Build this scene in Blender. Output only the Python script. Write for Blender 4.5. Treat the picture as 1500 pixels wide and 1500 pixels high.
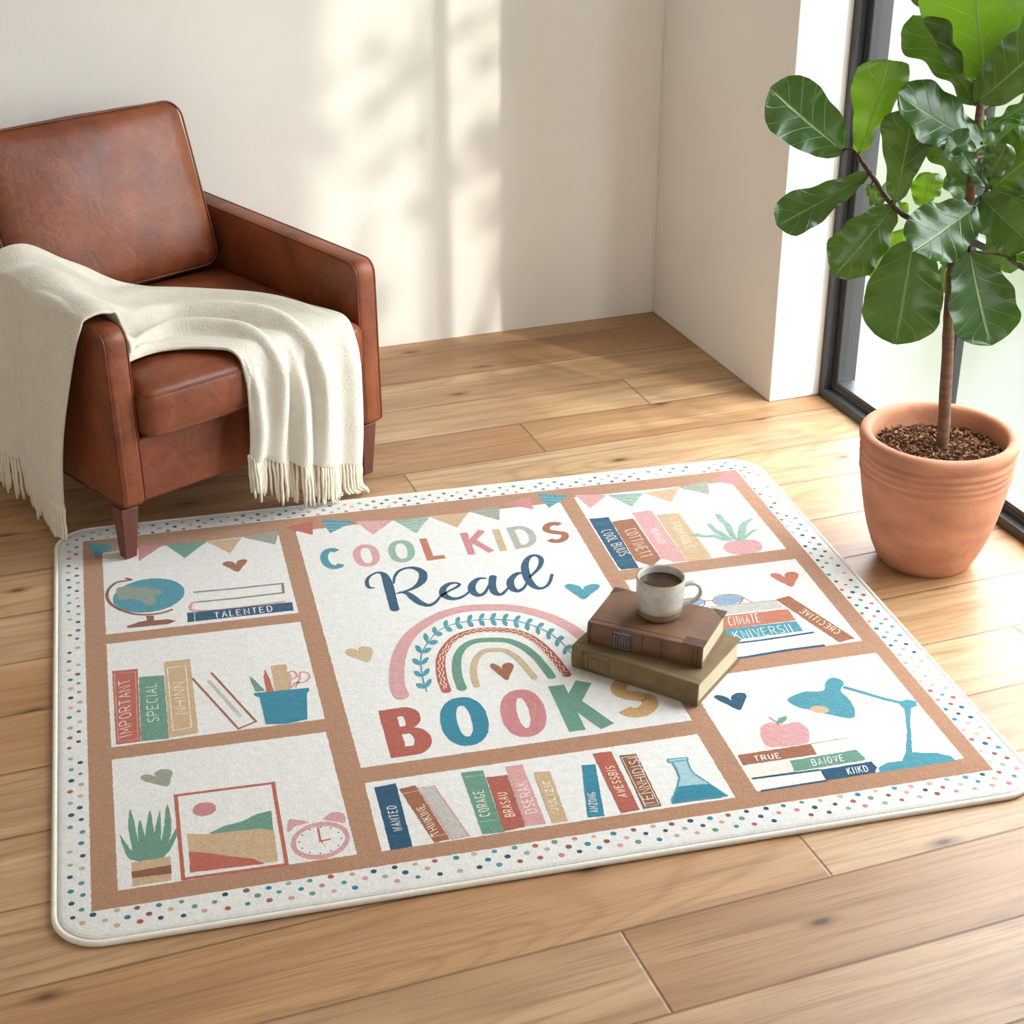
import bpy, bmesh, math, random
from mathutils import Vector, Matrix, noise
random.seed(7)
for o in list(bpy.data.objects): bpy.data.objects.remove(o, do_unlink=True)
COL = bpy.context.scene.collection
S = bpy.context.scene
# ------------------------------------------------------------------ camera, world, sun, lights, exposure
PITCH = math.atan(1210/2375); YAW = math.radians(20.2)
cam = bpy.data.cameras.new('camera'); co = bpy.data.objects.new('camera', cam); COL.objects.link(co)
cam.sensor_width = 36; cam.lens = 36*2375/1500; cam.clip_start = .05
co.location = (0, 0, 1.7); co.rotation_euler = (math.pi/2-PITCH, 0, -YAW); S.camera = co
S.view_settings.view_transform = 'Standard'; S.view_settings.look = 'None'
S.view_settings.gamma = 1; S.view_settings.use_curve_mapping = False
S.view_settings.exposure = .60
SKY_HIGH = 8.6; SKY_LOW = .72; SUN = 1.55; SUN_ELEV = 30
w = bpy.data.worlds.new('daylight'); S.world = w; w.use_nodes = True
nt = w.node_tree; nt.nodes.clear()
def N(t, ty, **k):
    n = t.nodes.new(ty)
    for a, b in k.items():
        if a in n.bl_rna.properties.keys(): setattr(n, a, b)
    return n
def ramp(t, stops, src=None, interp='LINEAR'):
    r = t.nodes.new('ShaderNodeValToRGB'); r.color_ramp.interpolation = interp
    e = r.color_ramp.elements
    while len(e) < len(stops): e.new(.5)
    for i, (p, c) in enumerate(stops):
        e[i].position = p; e[i].color = (c if len(c) == 4 else (*c, 1))
    if src: t.links.new(src, r.inputs[0])
    return r
def mathn(t, op, a, b=None, c=None):
    n = t.nodes.new('ShaderNodeMath'); n.operation = op
    for i, v in enumerate((a, b, c)):
        if v is None: continue
        if isinstance(v, (int, float)): n.inputs[i].default_value = v
        else: t.links.new(v, n.inputs[i])
    return n.outputs[0]
def mixc(t, fac, a, b, mode='MIX'):
    n = t.nodes.new('ShaderNodeMix'); n.data_type = 'RGBA'; n.blend_type = mode
    for s, v in ((0, fac), (6, a), (7, b)):
        if isinstance(v, (int, float)): n.inputs[s].default_value = v
        elif isinstance(v, tuple): n.inputs[s].default_value = (*v[:3], 1)
        else: t.links.new(v, n.inputs[s])
    return n.outputs[2]
# sky: bright overcast above, pale out-of-focus garden greens below the horizon
tc = N(nt, 'ShaderNodeTexCoord')
n1 = N(nt, 'ShaderNodeTexNoise'); n1.inputs['Scale'].default_value = 9; n1.inputs['Detail'].default_value = 1.5
nt.links.new(tc.outputs['Generated'], n1.inputs['Vector'])
r1 = ramp(nt, [(.36, (.66, .76, .50)), (.56, (.96, .98, .88)), (.68, (1, 1, 1))], n1.outputs['Fac'])
sx = N(nt, 'ShaderNodeSeparateXYZ'); nt.links.new(tc.outputs['Generated'], sx.inputs[0])
up = ramp(nt, [(0, (0, 0, 0)), (1, (1, 1, 1))], mathn(nt, 'MULTIPLY_ADD', sx.outputs['Z'], 2.2, .35))
colr = mixc(nt, up.outputs[0], r1.outputs[0], (.90, .925, 1.0))
stn = mathn(nt, 'MULTIPLY_ADD', up.outputs[0], SKY_HIGH-SKY_LOW, SKY_LOW)
bg = N(nt, 'ShaderNodeBackground'); wo = N(nt, 'ShaderNodeOutputWorld')
nt.links.new(colr, bg.inputs[0]); nt.links.new(stn, bg.inputs[1]); nt.links.new(bg.outputs[0], wo.inputs[0])
# sun, low from the window side and behind the camera's right
AZ = Vector((.551, -.835, 0)).normalized(); el = math.radians(SUN_ELEV)
TOSUN = (AZ*math.cos(el)+Vector((0, 0, math.sin(el)))).normalized()
sl = bpy.data.lights.new('sun', 'SUN'); sl.energy = SUN; sl.angle = math.radians(.9); sl.color = (1, .94, .86)
so = bpy.data.objects.new('sun', sl); COL.objects.link(so); so.rotation_euler = TOSUN.to_track_quat('Z', 'Y').to_euler()
def fill_light(name, y0, y1, z0, z1, power, col):
    a = bpy.data.lights.new(name, 'AREA'); a.shape = 'RECTANGLE'; a.size = y1-y0; a.size_y = z1-z0
    a.energy = power; a.color = col
    o = bpy.data.objects.new(name, a); COL.objects.link(o); o.location = (2.32, (y0+y1)/2, (z0+z1)/2)
    o.rotation_euler = (math.pi/2, 0, math.pi/2)
    return o
fl = fill_light('blind_daylight', -1.3, 1.3, .9, 2.35, 16, (.96, .98, 1))  # added fill light behind the camera, no source known there
fl.location = (0.1, -1.62, 1.6); fl.rotation_euler = (math.pi/2, 0, 0)
pl = bpy.data.lights.new('window_portal', 'AREA'); pl.shape = 'RECTANGLE'; pl.size = 1.75; pl.size_y = 2.4; pl.cycles.is_portal = True
po = bpy.data.objects.new('window_portal', pl); COL.objects.link(po); po.location = (2.29, 2.625, 1.23); po.rotation_euler = (math.pi/2, 0, math.pi/2)

# ------------------------------------------------------------------ materials
def sr(r, g, b):
    f = lambda c: (c/255/12.92) if c/255 <= .04045 else ((c/255+.055)/1.055)**2.4
    return (f(r), f(g), f(b))
def mat(name, col, rough=.6, spec=.5, sheen=0, bump=None, var=None, coat=0, metal=0):
    """bump=(scale,strength,dist,detail), var=(scale,amount[,stretch])"""
    m = bpy.data.materials.new(name); m.use_nodes = True; t = m.node_tree
    p = t.nodes['Principled BSDF']; p.inputs['Roughness'].default_value = rough
    p.inputs['Base Color'].default_value = (*col, 1); p.inputs['Specular IOR Level'].default_value = spec
    p.inputs['Sheen Weight'].default_value = sheen; p.inputs['Sheen Roughness'].default_value = .4
    p.inputs['Coat Weight'].default_value = coat; p.inputs['Metallic'].default_value = metal
    tc = N(t, 'ShaderNodeTexCoord')
    if var:
        n = N(t, 'ShaderNodeTexNoise'); n.inputs['Scale'].default_value = var[0]; n.inputs['Detail'].default_value = 4
        if len(var) > 2:
            mp = N(t, 'ShaderNodeMapping'); mp.inputs['Scale'].default_value = var[2]
            t.links.new(tc.outputs['Object'], mp.inputs[0]); t.links.new(mp.outputs[0], n.inputs['Vector'])
        else: t.links.new(tc.outputs['Object'], n.inputs['Vector'])
        a = var[1]
        r = ramp(t, [(.3, tuple(c*(1-a) for c in col)), (.7, tuple(min(1, c*(1+a)) for c in col))], n.outputs['Fac'])
        t.links.new(r.outputs[0], p.inputs['Base Color'])
    if bump:
        n = N(t, 'ShaderNodeTexNoise'); n.inputs['Scale'].default_value = bump[0]; n.inputs['Detail'].default_value = bump[3] if len(bump) > 3 else 3
        t.links.new(tc.outputs['Object'], n.inputs['Vector'])
        b = N(t, 'ShaderNodeBump'); b.inputs['Strength'].default_value = bump[1]; b.inputs['Distance'].default_value = bump[2]
        t.links.new(n.outputs['Fac'], b.inputs['Height']); t.links.new(b.outputs[0], p.inputs['Normal'])
    return m
PLASTER = mat('plaster', sr(243, 239, 233), .85, .25, bump=(9, .25, .01, 6), var=(1.6, .045))
CEIL = mat('ceiling_paint', sr(246, 245, 242), .9, .2)
FRAME = mat('anodised_frame', sr(52, 52, 54), .38, .5, bump=(300, .05, .001), var=(3, .08))
GASKET = mat('gasket', sr(12, 12, 14), .6)
def floor_mat():
    m = bpy.data.materials.new('oak_planks'); m.use_nodes = True; t = m.node_tree; p = t.nodes['Principled BSDF']
    tc = N(t, 'ShaderNodeTexCoord'); s = N(t, 'ShaderNodeSeparateXYZ'); t.links.new(tc.outputs['Object'], s.inputs[0])
    PW, PL = .185, 3.175
    yy = mathn(t, 'DIVIDE', mathn(t, 'SUBTRACT', s.outputs['Y'], 1.562-40*PW), PW)
    row = mathn(t, 'FLOOR', yy); fy = mathn(t, 'FRACT', yy)
    xx = mathn(t, 'DIVIDE', mathn(t, 'SUBTRACT', s.outputs['X'], mathn(t, 'MULTIPLY_ADD', row, .37, .82-40*.37-PL*20)), PL)
    colm = mathn(t, 'FLOOR', xx); fx = mathn(t, 'FRACT', xx)
    cid = N(t, 'ShaderNodeCombineXYZ'); t.links.new(row, cid.inputs[0]); t.links.new(colm, cid.inputs[1])
    wn = N(t, 'ShaderNodeTexWhiteNoise'); wn.noise_dimensions = '2D'; t.links.new(cid.outputs[0], wn.inputs['Vector'])
    # grain coordinates shifted per plank
    sep = N(t, 'ShaderNodeSeparateXYZ'); t.links.new(wn.outputs['Color'], sep.inputs[0])
    g = N(t, 'ShaderNodeCombineXYZ')
    t.links.new(mathn(t, 'MULTIPLY_ADD', sep.outputs[0], 37, s.outputs['X']), g.inputs[0])
    t.links.new(mathn(t, 'MULTIPLY_ADD', sep.outputs[1], 23, s.outputs['Y']), g.inputs[1])
    def noise_(scale, stretch, det, dist=0, rgh=.5):
        mp = N(t, 'ShaderNodeMapping'); mp.inputs['Scale'].default_value = stretch; t.links.new(g.outputs[0], mp.inputs[0])
        n = N(t, 'ShaderNodeTexNoise'); n.inputs['Scale'].default_value = scale; n.inputs['Detail'].default_value = det
        n.inputs['Distortion'].default_value = dist; n.inputs['Roughness'].default_value = rgh
        t.links.new(mp.outputs[0], n.inputs['Vector']); return n.outputs['Fac']
    big = noise_(1.0, (1.1, 6.5, 1), 2.5, .6)
    # cathedral rings: bands of a smooth field
    field = noise_(1.0, (.55, 5.2, 1), 1.2, .25)
    ring = mathn(t, 'SINE', mathn(t, 'MULTIPLY', field, 120))
    ringm = mathn(t, 'MULTIPLY_ADD', ring, .5, .5)
    ringm = mathn(t, 'POWER', ringm, 5.0)
    fine = noise_(1.0, (7, 260, 1), 3, 0, .6)
    mid = noise_(1.0, (2.4, 60, 1), 4, .3, .6)
    base = ramp(t, [(.25, sr(160, 128, 98)), (.5, sr(187, 157, 125)), (.75, sr(206, 181, 150))], big)
    tint = ramp(t, [(0, sr(225, 200, 172)), (.35, sr(246, 232, 214)), (.7, sr(255, 250, 240)), (1, sr(236, 210, 180))], wn.outputs['Value'])
    c = mixc(t, 1.0, base.outputs[0], tint.outputs[0], 'MULTIPLY')
    c = mixc(t, mathn(t, 'MULTIPLY', ringm, .30), c, sr(138, 96, 60))
    midr = ramp(t, [(.50, (0, 0, 0)), (.72, (1, 1, 1))], mid)
    c = mixc(t, mathn(t, 'MULTIPLY', midr.outputs[0], .60), c, sr(126, 84, 50))
    finer = ramp(t, [(.52, (0, 0, 0)), (.75, (1, 1, 1))], fine)
    c = mixc(t, mathn(t, 'MULTIPLY', finer.outputs[0], .50), c, sr(110, 74, 46))
    # knots
    mp = N(t, 'ShaderNodeMapping'); mp.inputs['Scale'].default_value = (1.7, 4.2, 1); t.links.new(g.outputs[0], mp.inputs[0])
    vo = N(t, 'ShaderNodeTexVoronoi'); vo.voronoi_dimensions = '2D'; vo.inputs['Scale'].default_value = 1.15; t.links.new(mp.outputs[0], vo.inputs['Vector'])
    nd = mathn(t, 'ADD', vo.outputs['Distance'], mathn(t, 'MULTIPLY', mathn(t, 'SUBTRACT', mid, .5), .06))
    kn = ramp(t, [(.016, (1, 1, 1)), (.035, (.55, .55, .55)), (.085, (0, 0, 0))], nd)
    sp = N(t, 'ShaderNodeSeparateXYZ'); t.links.new(vo.outputs['Color'], sp.inputs[0])
    ksel = mathn(t, 'GREATER_THAN', sp.outputs[0], .45)
    kf = mathn(t, 'MULTIPLY', kn.outputs[0], ksel)
    c = mixc(t, mathn(t, 'MULTIPLY', kf, .85), c, sr(72, 42, 24))
    # grooves
    ey = mathn(t, 'MULTIPLY', mathn(t, 'MINIMUM', fy, mathn(t, 'SUBTRACT', 1, fy)), PW)
    ex = mathn(t, 'MULTIPLY', mathn(t, 'MINIMUM', fx, mathn(t, 'SUBTRACT', 1, fx)), PL)
    e = mathn(t, 'MINIMUM', ey, ex)
    gr = ramp(t, [(.0, (1, 1, 1)), (.0009, (1, 1, 1)), (.0019, (0, 0, 0))], e)
    c = mixc(t, mathn(t, 'MULTIPLY', gr.outputs[0], .7), c, sr(82, 54, 34))
    t.links.new(c, p.inputs['Base Color'])
    h = mathn(t, 'ADD', mathn(t, 'MULTIPLY', gr.outputs[0], -1.0), mathn(t, 'MULTIPLY', fine, .14))
    h = mathn(t, 'ADD', h, mathn(t, 'MULTIPLY', mid, .10))
    b = N(t, 'ShaderNodeBump'); b.inputs['Strength'].default_value = .5; b.inputs['Distance'].default_value = .0022
    t.links.new(h, b.inputs['Height']); t.links.new(b.outputs[0], p.inputs['Normal'])
    p.inputs['Roughness'].default_value = .42; p.inputs['Specular IOR Level'].default_value = .45
    return m
FLOOR = floor_mat()
def glass_mat():
    m = bpy.data.materials.new('window_glass'); m.use_nodes = True; t = m.node_tree; t.nodes.clear()
    tr = N(t, 'ShaderNodeBsdfTransparent'); gl = N(t, 'ShaderNodeBsdfGlossy'); gl.inputs['Roughness'].default_value = .02
    fr = N(t, 'ShaderNodeFresnel'); fr.inputs[0].default_value = 1.45; mx = N(t, 'ShaderNodeMixShader'); o = N(t, 'ShaderNodeOutputMaterial')
    tr.inputs[0].default_value = (.97, .985, .975, 1)
    gb = N(t, 'ShaderNodeNewGeometry'); t.links.new(mathn(t, 'MULTIPLY', mathn(t, 'MULTIPLY', fr.outputs[0], .35), mathn(t, 'SUBTRACT', 1, gb.outputs['Backfacing'])), mx.inputs[0]); t.links.new(tr.outputs[0], mx.inputs[1]); t.links.new(gl.outputs[0], mx.inputs[2]); t.links.new(mx.outputs[0], o.inputs[0])
    return m
GLASS = glass_mat()
def leather_mat(name='tan_leather', d=1.0):
    m = bpy.data.materials.new(name); m.use_nodes = True; t = m.node_tree; p = t.nodes['Principled BSDF']
    tc = N(t, 'ShaderNodeTexCoord')
    def nz(sc, det, dist=0):
        n = N(t, 'ShaderNodeTexNoise'); n.inputs['Scale'].default_value = sc; n.inputs['Detail'].default_value = det; n.inputs['Distortion'].default_value = dist
        t.links.new(tc.outputs['Object'], n.inputs['Vector']); return n.outputs['Fac']
    a = nz(5, 5, .8); b_ = nz(28, 6, 1.2)
    r = ramp(t, [(.28, sr(82*d, 36*d, 18*d)), (.5, sr(116*d, 56*d, 30*d)), (.74, sr(146*d, 78*d, 44*d))], a)
    r2 = ramp(t, [(.35, (.0, .0, .0)), (.75, (1, 1, 1))], b_)
    c = mixc(t, mathn(t, 'MULTIPLY', r2.outputs[0], .30), r.outputs[0], sr(162, 96, 58))
    t.links.new(c, p.inputs['Base Color'])
    rr = ramp(t, [(.3, (.36,)*3), (.7, (.52,)*3)], b_); t.links.new(rr.outputs[0], p.inputs['Roughness'])
    vo = N(t, 'ShaderNodeTexVoronoi'); vo.inputs['Scale'].default_value = 420; t.links.new(tc.outputs['Object'], vo.inputs['Vector'])
    h = mathn(t, 'ADD', mathn(t, 'MULTIPLY', vo.outputs['Distance'], .12), mathn(t, 'MULTIPLY', b_, .9))
    bp = N(t, 'ShaderNodeBump'); bp.inputs['Strength'].default_value = .35; bp.inputs['Distance'].default_value = .004
    t.links.new(h, bp.inputs['Height']); t.links.new(bp.outputs[0], p.inputs['Normal'])
    p.inputs['Specular IOR Level'].default_value = .42; p.inputs['Coat Weight'].default_value = .03; p.inputs['Coat Roughness'].default_value = .25
    return m
LEATHER = leather_mat(); PIPING = leather_mat('leather_piping', .82)
THREAD = mat('stitch_thread', sr(178, 112, 62), .6)
LEGWOOD = mat('dark_wood_leg', sr(92, 44, 26), .35, .5, var=(6, .25, (8, 8, 1)), coat=.3)
WOOL = mat('cream_wool', sr(216, 209, 194), .95, .1, sheen=.6, bump=(170, .55, .004, 5), var=(40, .04))
FRINGE = mat('wool_fringe', sr(226, 216, 196), .95, .1, sheen=.5, bump=(400, .6, .002, 3), var=(60, .06))
TERRA = mat('terracotta', sr(186, 128, 100), .8, .25, bump=(60, .35, .004, 6), var=(8, .22, (1, 1, 2.2)))
SOIL = mat('potting_soil', sr(74, 48, 34), .95, .1, bump=(90, 1, .01, 6), var=(60, .45))
CHIP = mat('bark_chip', sr(140, 96, 66), .85, .2, var=(30, .35))
BARK = mat('trunk_bark', sr(112, 84, 66), .85, .2, bump=(90, .7, .004, 6), var=(30, .3, (1, 1, 4)))
TWIG = mat('young_stem', sr(74, 54, 38), .7, .3, bump=(120, .5, .002), var=(40, .3))
GLAZE = mat('stoneware_glaze', sr(184, 180, 168), .28, .5, bump=(35, .12, .003), var=(60, .14), coat=.2)
CLAY = mat('raw_clay_band', sr(134, 112, 82), .7, .3, bump=(200, .3, .001), var=(60, .08))
RIMB = mat('bare_rim', sr(150, 118, 84), .5, .4, var=(80, .2))
COFFEE = mat('black_coffee', sr(52, 38, 30), .06, .6)
BROWNCL = mat('brown_book_leather', sr(108, 76, 56), .5, .4, bump=(120, .35, .001, 5), var=(18, .22))
DARKCL = mat('dark_leather_corner', sr(72, 46, 34), .5, .4, bump=(120, .35, .001, 5), var=(30, .25))
OLIVECL = mat('olive_book_cloth', sr(118, 100, 72), .75, .25, bump=(500, .35, .0006, 2), var=(20, .14))
LABEL = mat('grey_spine_label', sr(92, 84, 84), .6, .3, var=(60, .2))
GILT = mat('worn_gilt', sr(150, 116, 66), .45, .5)
PAPER = mat('page_edges', sr(192, 178, 148), .9, .15, bump=(600, .4, .0006, 1), var=(1, .10, (3, 3, 900)))
GARDEN_LEAF = mat('garden_leaves', sr(70, 100, 48), .7, var=(6, .3))
def leaf_mat(name='fig_leaf', trans=.09, glow=(112, 156, 24)):
    m = bpy.data.materials.new(name); m.use_nodes = True; t = m.node_tree; p = t.nodes['Principled BSDF']; o = t.nodes['Material Output']
    uv = N(t, 'ShaderNodeUVMap'); s = N(t, 'ShaderNodeSeparateXYZ'); t.links.new(uv.outputs[0], s.inputs[0])
    au = mathn(t, 'ABSOLUTE', mathn(t, 'SUBTRACT', s.outputs[0], .5))  # 0..0.5 across
    midv = ramp(t, [(0, (1, 1, 1)), (.012, (1, 1, 1)), (.026, (0, 0, 0))], au)
    sv = mathn(t, 'FRACT', mathn(t, 'SUBTRACT', mathn(t, 'MULTIPLY', s.outputs[1], 6.2), mathn(t, 'MULTIPLY', mathn(t, 'POWER', mathn(t, 'MULTIPLY', au, 2), .85), 1.5)))
    svd = mathn(t, 'ABSOLUTE', mathn(t, 'SUBTRACT', sv, .5))
    side = ramp(t, [(0, (1, 1, 1)), (.02, (.8, .8, .8)), (.05, (0, 0, 0))], svd)
    vein = mathn(t, 'MAXIMUM', midv.outputs[0], mathn(t, 'MULTIPLY', side.outputs[0], .6))
    tc = N(t, 'ShaderNodeTexCoord'); n = N(t, 'ShaderNodeTexNoise'); n.inputs['Scale'].default_value = 14; n.inputs['Detail'].default_value = 4
    t.links.new(tc.outputs['Object'], n.inputs['Vector'])
    geo = N(t, 'ShaderNodeNewGeometry')
    oi = N(t, 'ShaderNodeObjectInfo')
    topc = ramp(t, [(.3, sr(24, 52, 20)), (.7, sr(42, 78, 28))], n.outputs['Fac'])
    undc = ramp(t, [(.3, sr(42, 68, 20)), (.7, sr(58, 86, 28))], n.outputs['Fac'])
    c = mixc(t, geo.outputs['Backfacing'], topc.outputs[0], undc.outputs[0])
    c = mixc(t, mathn(t, 'MULTIPLY', oi.outputs['Random'], .22), c, sr(84, 116, 34))
    c = mixc(t, mathn(t, 'MULTIPLY', vein, .55), c, sr(140, 168, 92))
    t.links.new(c, p.inputs['Base Color']); p.inputs['Roughness'].default_value = .27; p.inputs['Specular IOR Level'].default_value = .6
    tl = N(t, 'ShaderNodeBsdfTranslucent'); tl.inputs[0].default_value = (*sr(*glow), 1)
    tcol = mixc(t, mathn(t, 'MULTIPLY', vein, .7), sr(*glow), sr(60, 86, 20)); t.links.new(tcol, tl.inputs[0])
    mx = N(t, 'ShaderNodeMixShader'); mx.inputs[0].default_value = trans
    b = N(t, 'ShaderNodeBump'); b.inputs['Strength'].default_value = .6; b.inputs['Distance'].default_value = .003
    h = mathn(t, 'ADD', mathn(t, 'MULTIPLY', vein, -.5), mathn(t, 'MULTIPLY', n.outputs['Fac'], 1.2))
    t.links.new(h, b.inputs['Height']); t.links.new(b.outputs[0], p.inputs['Normal'])
    t.links.new(p.outputs[0], mx.inputs[1]); t.links.new(tl.outputs[0], mx.inputs[2]); t.links.new(mx.outputs[0], o.inputs[0])
    return m
LEAF = leaf_mat(); BACKLIT_LEAF = leaf_mat('backlit_fig_leaf', .24, (138, 186, 24))  # second leaf copy has backlight put into its brighter, more translucent colour
RUGC = dict(white=(214, 211, 206), frame=(164, 121, 92), edge=(209, 204, 193), teal=(64, 134, 148), teal2=(66, 136, 149), dteal=(34, 119, 141), lteal=(149, 183, 187),
            navy=(14, 70, 98), pink=(197, 146, 144), rose=(187, 120, 120), red=(173, 90, 71), red2=(163, 83, 66), brick=(175, 105, 78), brown=(146, 91, 61),
            dbrown=(127, 78, 54), tan=(188, 159, 124), tan2=(188, 164, 129), gold=(188, 149, 100), green=(95, 137, 117), lgreen=(134, 163, 146), sage=(142, 144, 129),
            gray=(119, 117, 113), lgray=(181, 176, 166), gray2=(159, 158, 149), cream=(230, 217, 195), cream2=(218, 213, 200), lblue=(127, 151, 173), land=(127, 141, 127))
def pile_mat(name, col):
    m = bpy.data.materials.new('pile_'+name); m.use_nodes = True; t = m.node_tree; p = t.nodes['Principled BSDF']
    tc = N(t, 'ShaderNodeTexCoord')
    def nz(sc, det, st=None):
        n = N(t, 'ShaderNodeTexNoise'); n.inputs['Scale'].default_value = sc; n.inputs['Detail'].default_value = det
        mp = N(t, 'ShaderNodeMapping'); mp.inputs['Scale'].default_value = st or (1, 1, 1); t.links.new(tc.outputs['Object'], mp.inputs[0]); t.links.new(mp.outputs[0], n.inputs['Vector'])
        return n.outputs['Fac']
    f1 = nz(420, 3, (1, .55, .1)); f2 = nz(60, 4, (1, 1, .1))
    dk = .80 if name != 'white' else .90
    r = ramp(t, [(.3, tuple(c*dk for c in col)), (.6, col), (.8, tuple(min(1, c*1.12+.02) for c in col))], f1)
    r2 = ramp(t, [(.3, (.93,)*3), (.65, (1, 1, 1))], f2)
    t.links.new(mixc(t, 1, r.outputs[0], r2.outputs[0], 'MULTIPLY'), p.inputs['Base Color'])
    p.inputs['Roughness'].default_value = .95; p.inputs['Specular IOR Level'].default_value = .1; p.inputs['Sheen Weight'].default_value = .25
    b = N(t, 'ShaderNodeBump'); b.inputs['Strength'].default_value = .40; b.inputs['Distance'].default_value = .0025
    t.links.new(mathn(t, 'ADD', f1, mathn(t, 'MULTIPLY', f2, 1.2)), b.inputs['Height']); t.links.new(b.outputs[0], p.inputs['Normal'])
    return m
PILE = {k: pile_mat(k, sr(*v)) for k, v in RUGC.items()}
BINDING = mat('woven_binding', sr(226, 220, 208), .85, .2, bump=(500, .4, .001), var=(80, .05))

# ------------------------------------------------------------------ helpers
def link(o, parent=None):
    COL.objects.link(o)
    if parent: o.parent = parent
    return o
def obj(name, bm, m, parent=None, smooth=True):
    me = bpy.data.meshes.new(name); bm.normal_update(); bm.to_mesh(me); bm.free()
    for x in (m if isinstance(m, (list, tuple)) else [m]): me.materials.append(x)
    if smooth:
        for p in me.polygons: p.use_smooth = True
    return link(bpy.data.objects.new(name, me), parent)
def thing(name, label, cat, loc=(0, 0, 0), rz=0, group=None):
    o = bpy.data.objects.new(name, None); COL.objects.link(o); o.location = loc; o.rotation_euler = (0, 0, rz)
    o.empty_display_size = .1
    o['label'] = label; o['category'] = cat
    if group: o['group'] = group
    return o
def struct(o): o['kind'] = 'structure'; return o
def box(bm, a, b, mi=0):
    x0, y0, z0 = a; x1, y1, z1 = b
    v = [bm.verts.new(p) for p in ((x0, y0, z0), (x1, y0, z0), (x1, y1, z0), (x0, y1, z0), (x0, y0, z1), (x1, y0, z1), (x1, y1, z1), (x0, y1, z1))]
    for f in ((0, 3, 2, 1), (4, 5, 6, 7), (0, 1, 5, 4), (1, 2, 6, 5), (2, 3, 7, 6), (3, 0, 4, 7)):
        bm.faces.new([v[i] for i in f]).material_index = mi
def boxes(name, lst, m, parent=None, bevel=0):
    bm = bmesh.new()
    for a, b in lst: box(bm, a, b)
    o = obj(name, bm, m, parent, smooth=False)
    if bevel: bev(o, bevel)
    return o
def bev(o, wdt, seg=3):
    md = o.modifiers.new('bevel', 'BEVEL'); md.width = wdt; md.segments = seg; md.limit_method = 'ANGLE'
    for p in o.data.polygons: p.use_smooth = True
    wn = o.modifiers.new('wn', 'WEIGHTED_NORMAL'); wn.keep_sharp = True
    return o
def tube(bm, pts, rad, seg=8, closed=False, cap=True, mi=0):
    pts = [Vector(p) for p in pts]; n = len(pts); rings = []; up0 = None
    for i, p in enumerate(pts):
        if closed: t = (pts[(i+1) % n]-pts[i-1])
        else: t = pts[min(i+1, n-1)]-pts[max(i-1, 0)]
        t = t.normalized() if t.length > 1e-9 else Vector((0, 0, 1))
        if up0 is None: up0 = Vector((0, 0, 1)) if abs(t.z) < .9 else Vector((1, 0, 0))
        s = t.cross(up0)
        if s.length < 1e-4: s = t.orthogonal()
        s.normalize(); u = s.cross(t).normalized(); up0 = u
        r = rad[i] if isinstance(rad, (list, tuple)) else rad
        rings.append([bm.verts.new(p+(s*math.cos(a)+u*math.sin(a))*r) for a in (2*math.pi*k/seg for k in range(seg))])
    rng = range(n) if closed else range(n-1)
    for i in rng:
        A, B = rings[i], rings[(i+1) % n]
        for k in range(seg):
            bm.faces.new((A[k], A[(k+1) % seg], B[(k+1) % seg], B[k])).material_index = mi
    if cap and not closed:
        bm.faces.new(rings[0][::-1]).material_index = mi; bm.faces.new(rings[-1]).material_index = mi
def cr(pts, n=6, closed=False):
    """Catmull-Rom through the points (any tuple length)"""
    P = [tuple(p) for p in pts]; m = len(P); out = []
    rng = range(m) if closed else range(m-1)
    for i in rng:
        g = (lambda j: P[j % m]) if closed else (lambda j: P[max(0, min(m-1, j))])
        p0, p1, p2, p3 = g(i-1), g(i), g(i+1), g(i+2)
        for k in range(n):
            t = k/n
            out.append(tuple(.5*((2*b)+(-a+c)*t+(2*a-5*b+4*c-d)*t*t+(-a+3*b-3*c+d)*t**3) for a, b, c, d in zip(p0, p1, p2, p3)))
    if not closed: out.append(P[-1])
    return out
def lathe(bm, prof, seg=64, mi=0, cap_first=False, cap_last=False, c=(0, 0)):
    rings = [[bm.verts.new((c[0]+r*math.cos(2*math.pi*k/seg), c[1]+r*math.sin(2*math.pi*k/seg), z)) for k in range(seg)] for r, z in prof]
    for A, B in zip(rings, rings[1:]):
        for k in range(seg): bm.faces.new((A[k], A[(k+1) % seg], B[(k+1) % seg], B[k])).material_index = mi
    if cap_first: bm.faces.new(rings[0][::-1]).material_index = mi
    if cap_last: bm.faces.new(rings[-1]).material_index = mi
def cushion(size, r, puff=(0, 0, 0), n=14, wob=.0):
    """rounded, slightly inflated block centred on origin"""
    bm = bmesh.new(); bmesh.ops.create_cube(bm, size=2)
    bmesh.ops.subdivide_edges(bm, edges=bm.edges[:], cuts=n, use_grid_fill=True)
    hx, hy, hz = (s/2 for s in size)
    for v in bm.verts:
        q = v.co.copy()
        f = lambda t: math.copysign(abs(t)**.75, t)   # denser near the edges
        p = Vector((f(q.x)*hx, f(q.y)*hy, f(q.z)*hz))
        inn = Vector((max(-hx+r, min(hx-r, p.x)), max(-hy+r, min(hy-r, p.y)), max(-hz+r, min(hz-r, p.z))))
        d = p-inn
        if d.length > 1e-9: p = inn+d.normalized()*min(r, d.length) if d.length > r else inn+d
        px, py, pz = p.x/hx, p.y/hy, p.z/hz
        p.x += puff[0]*px*(1-py*py)*(1-pz*pz); p.y += puff[1]*py*(1-px*px)*(1-pz*pz); p.z += puff[2]*pz*(1-px**4)*(1-py**4)
        if wob:
            k = noise.noise(p*9)*wob+noise.noise(p*22)*wob*.4
            p += p.normalized()*k
        v.co = p
    return bm
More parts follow.
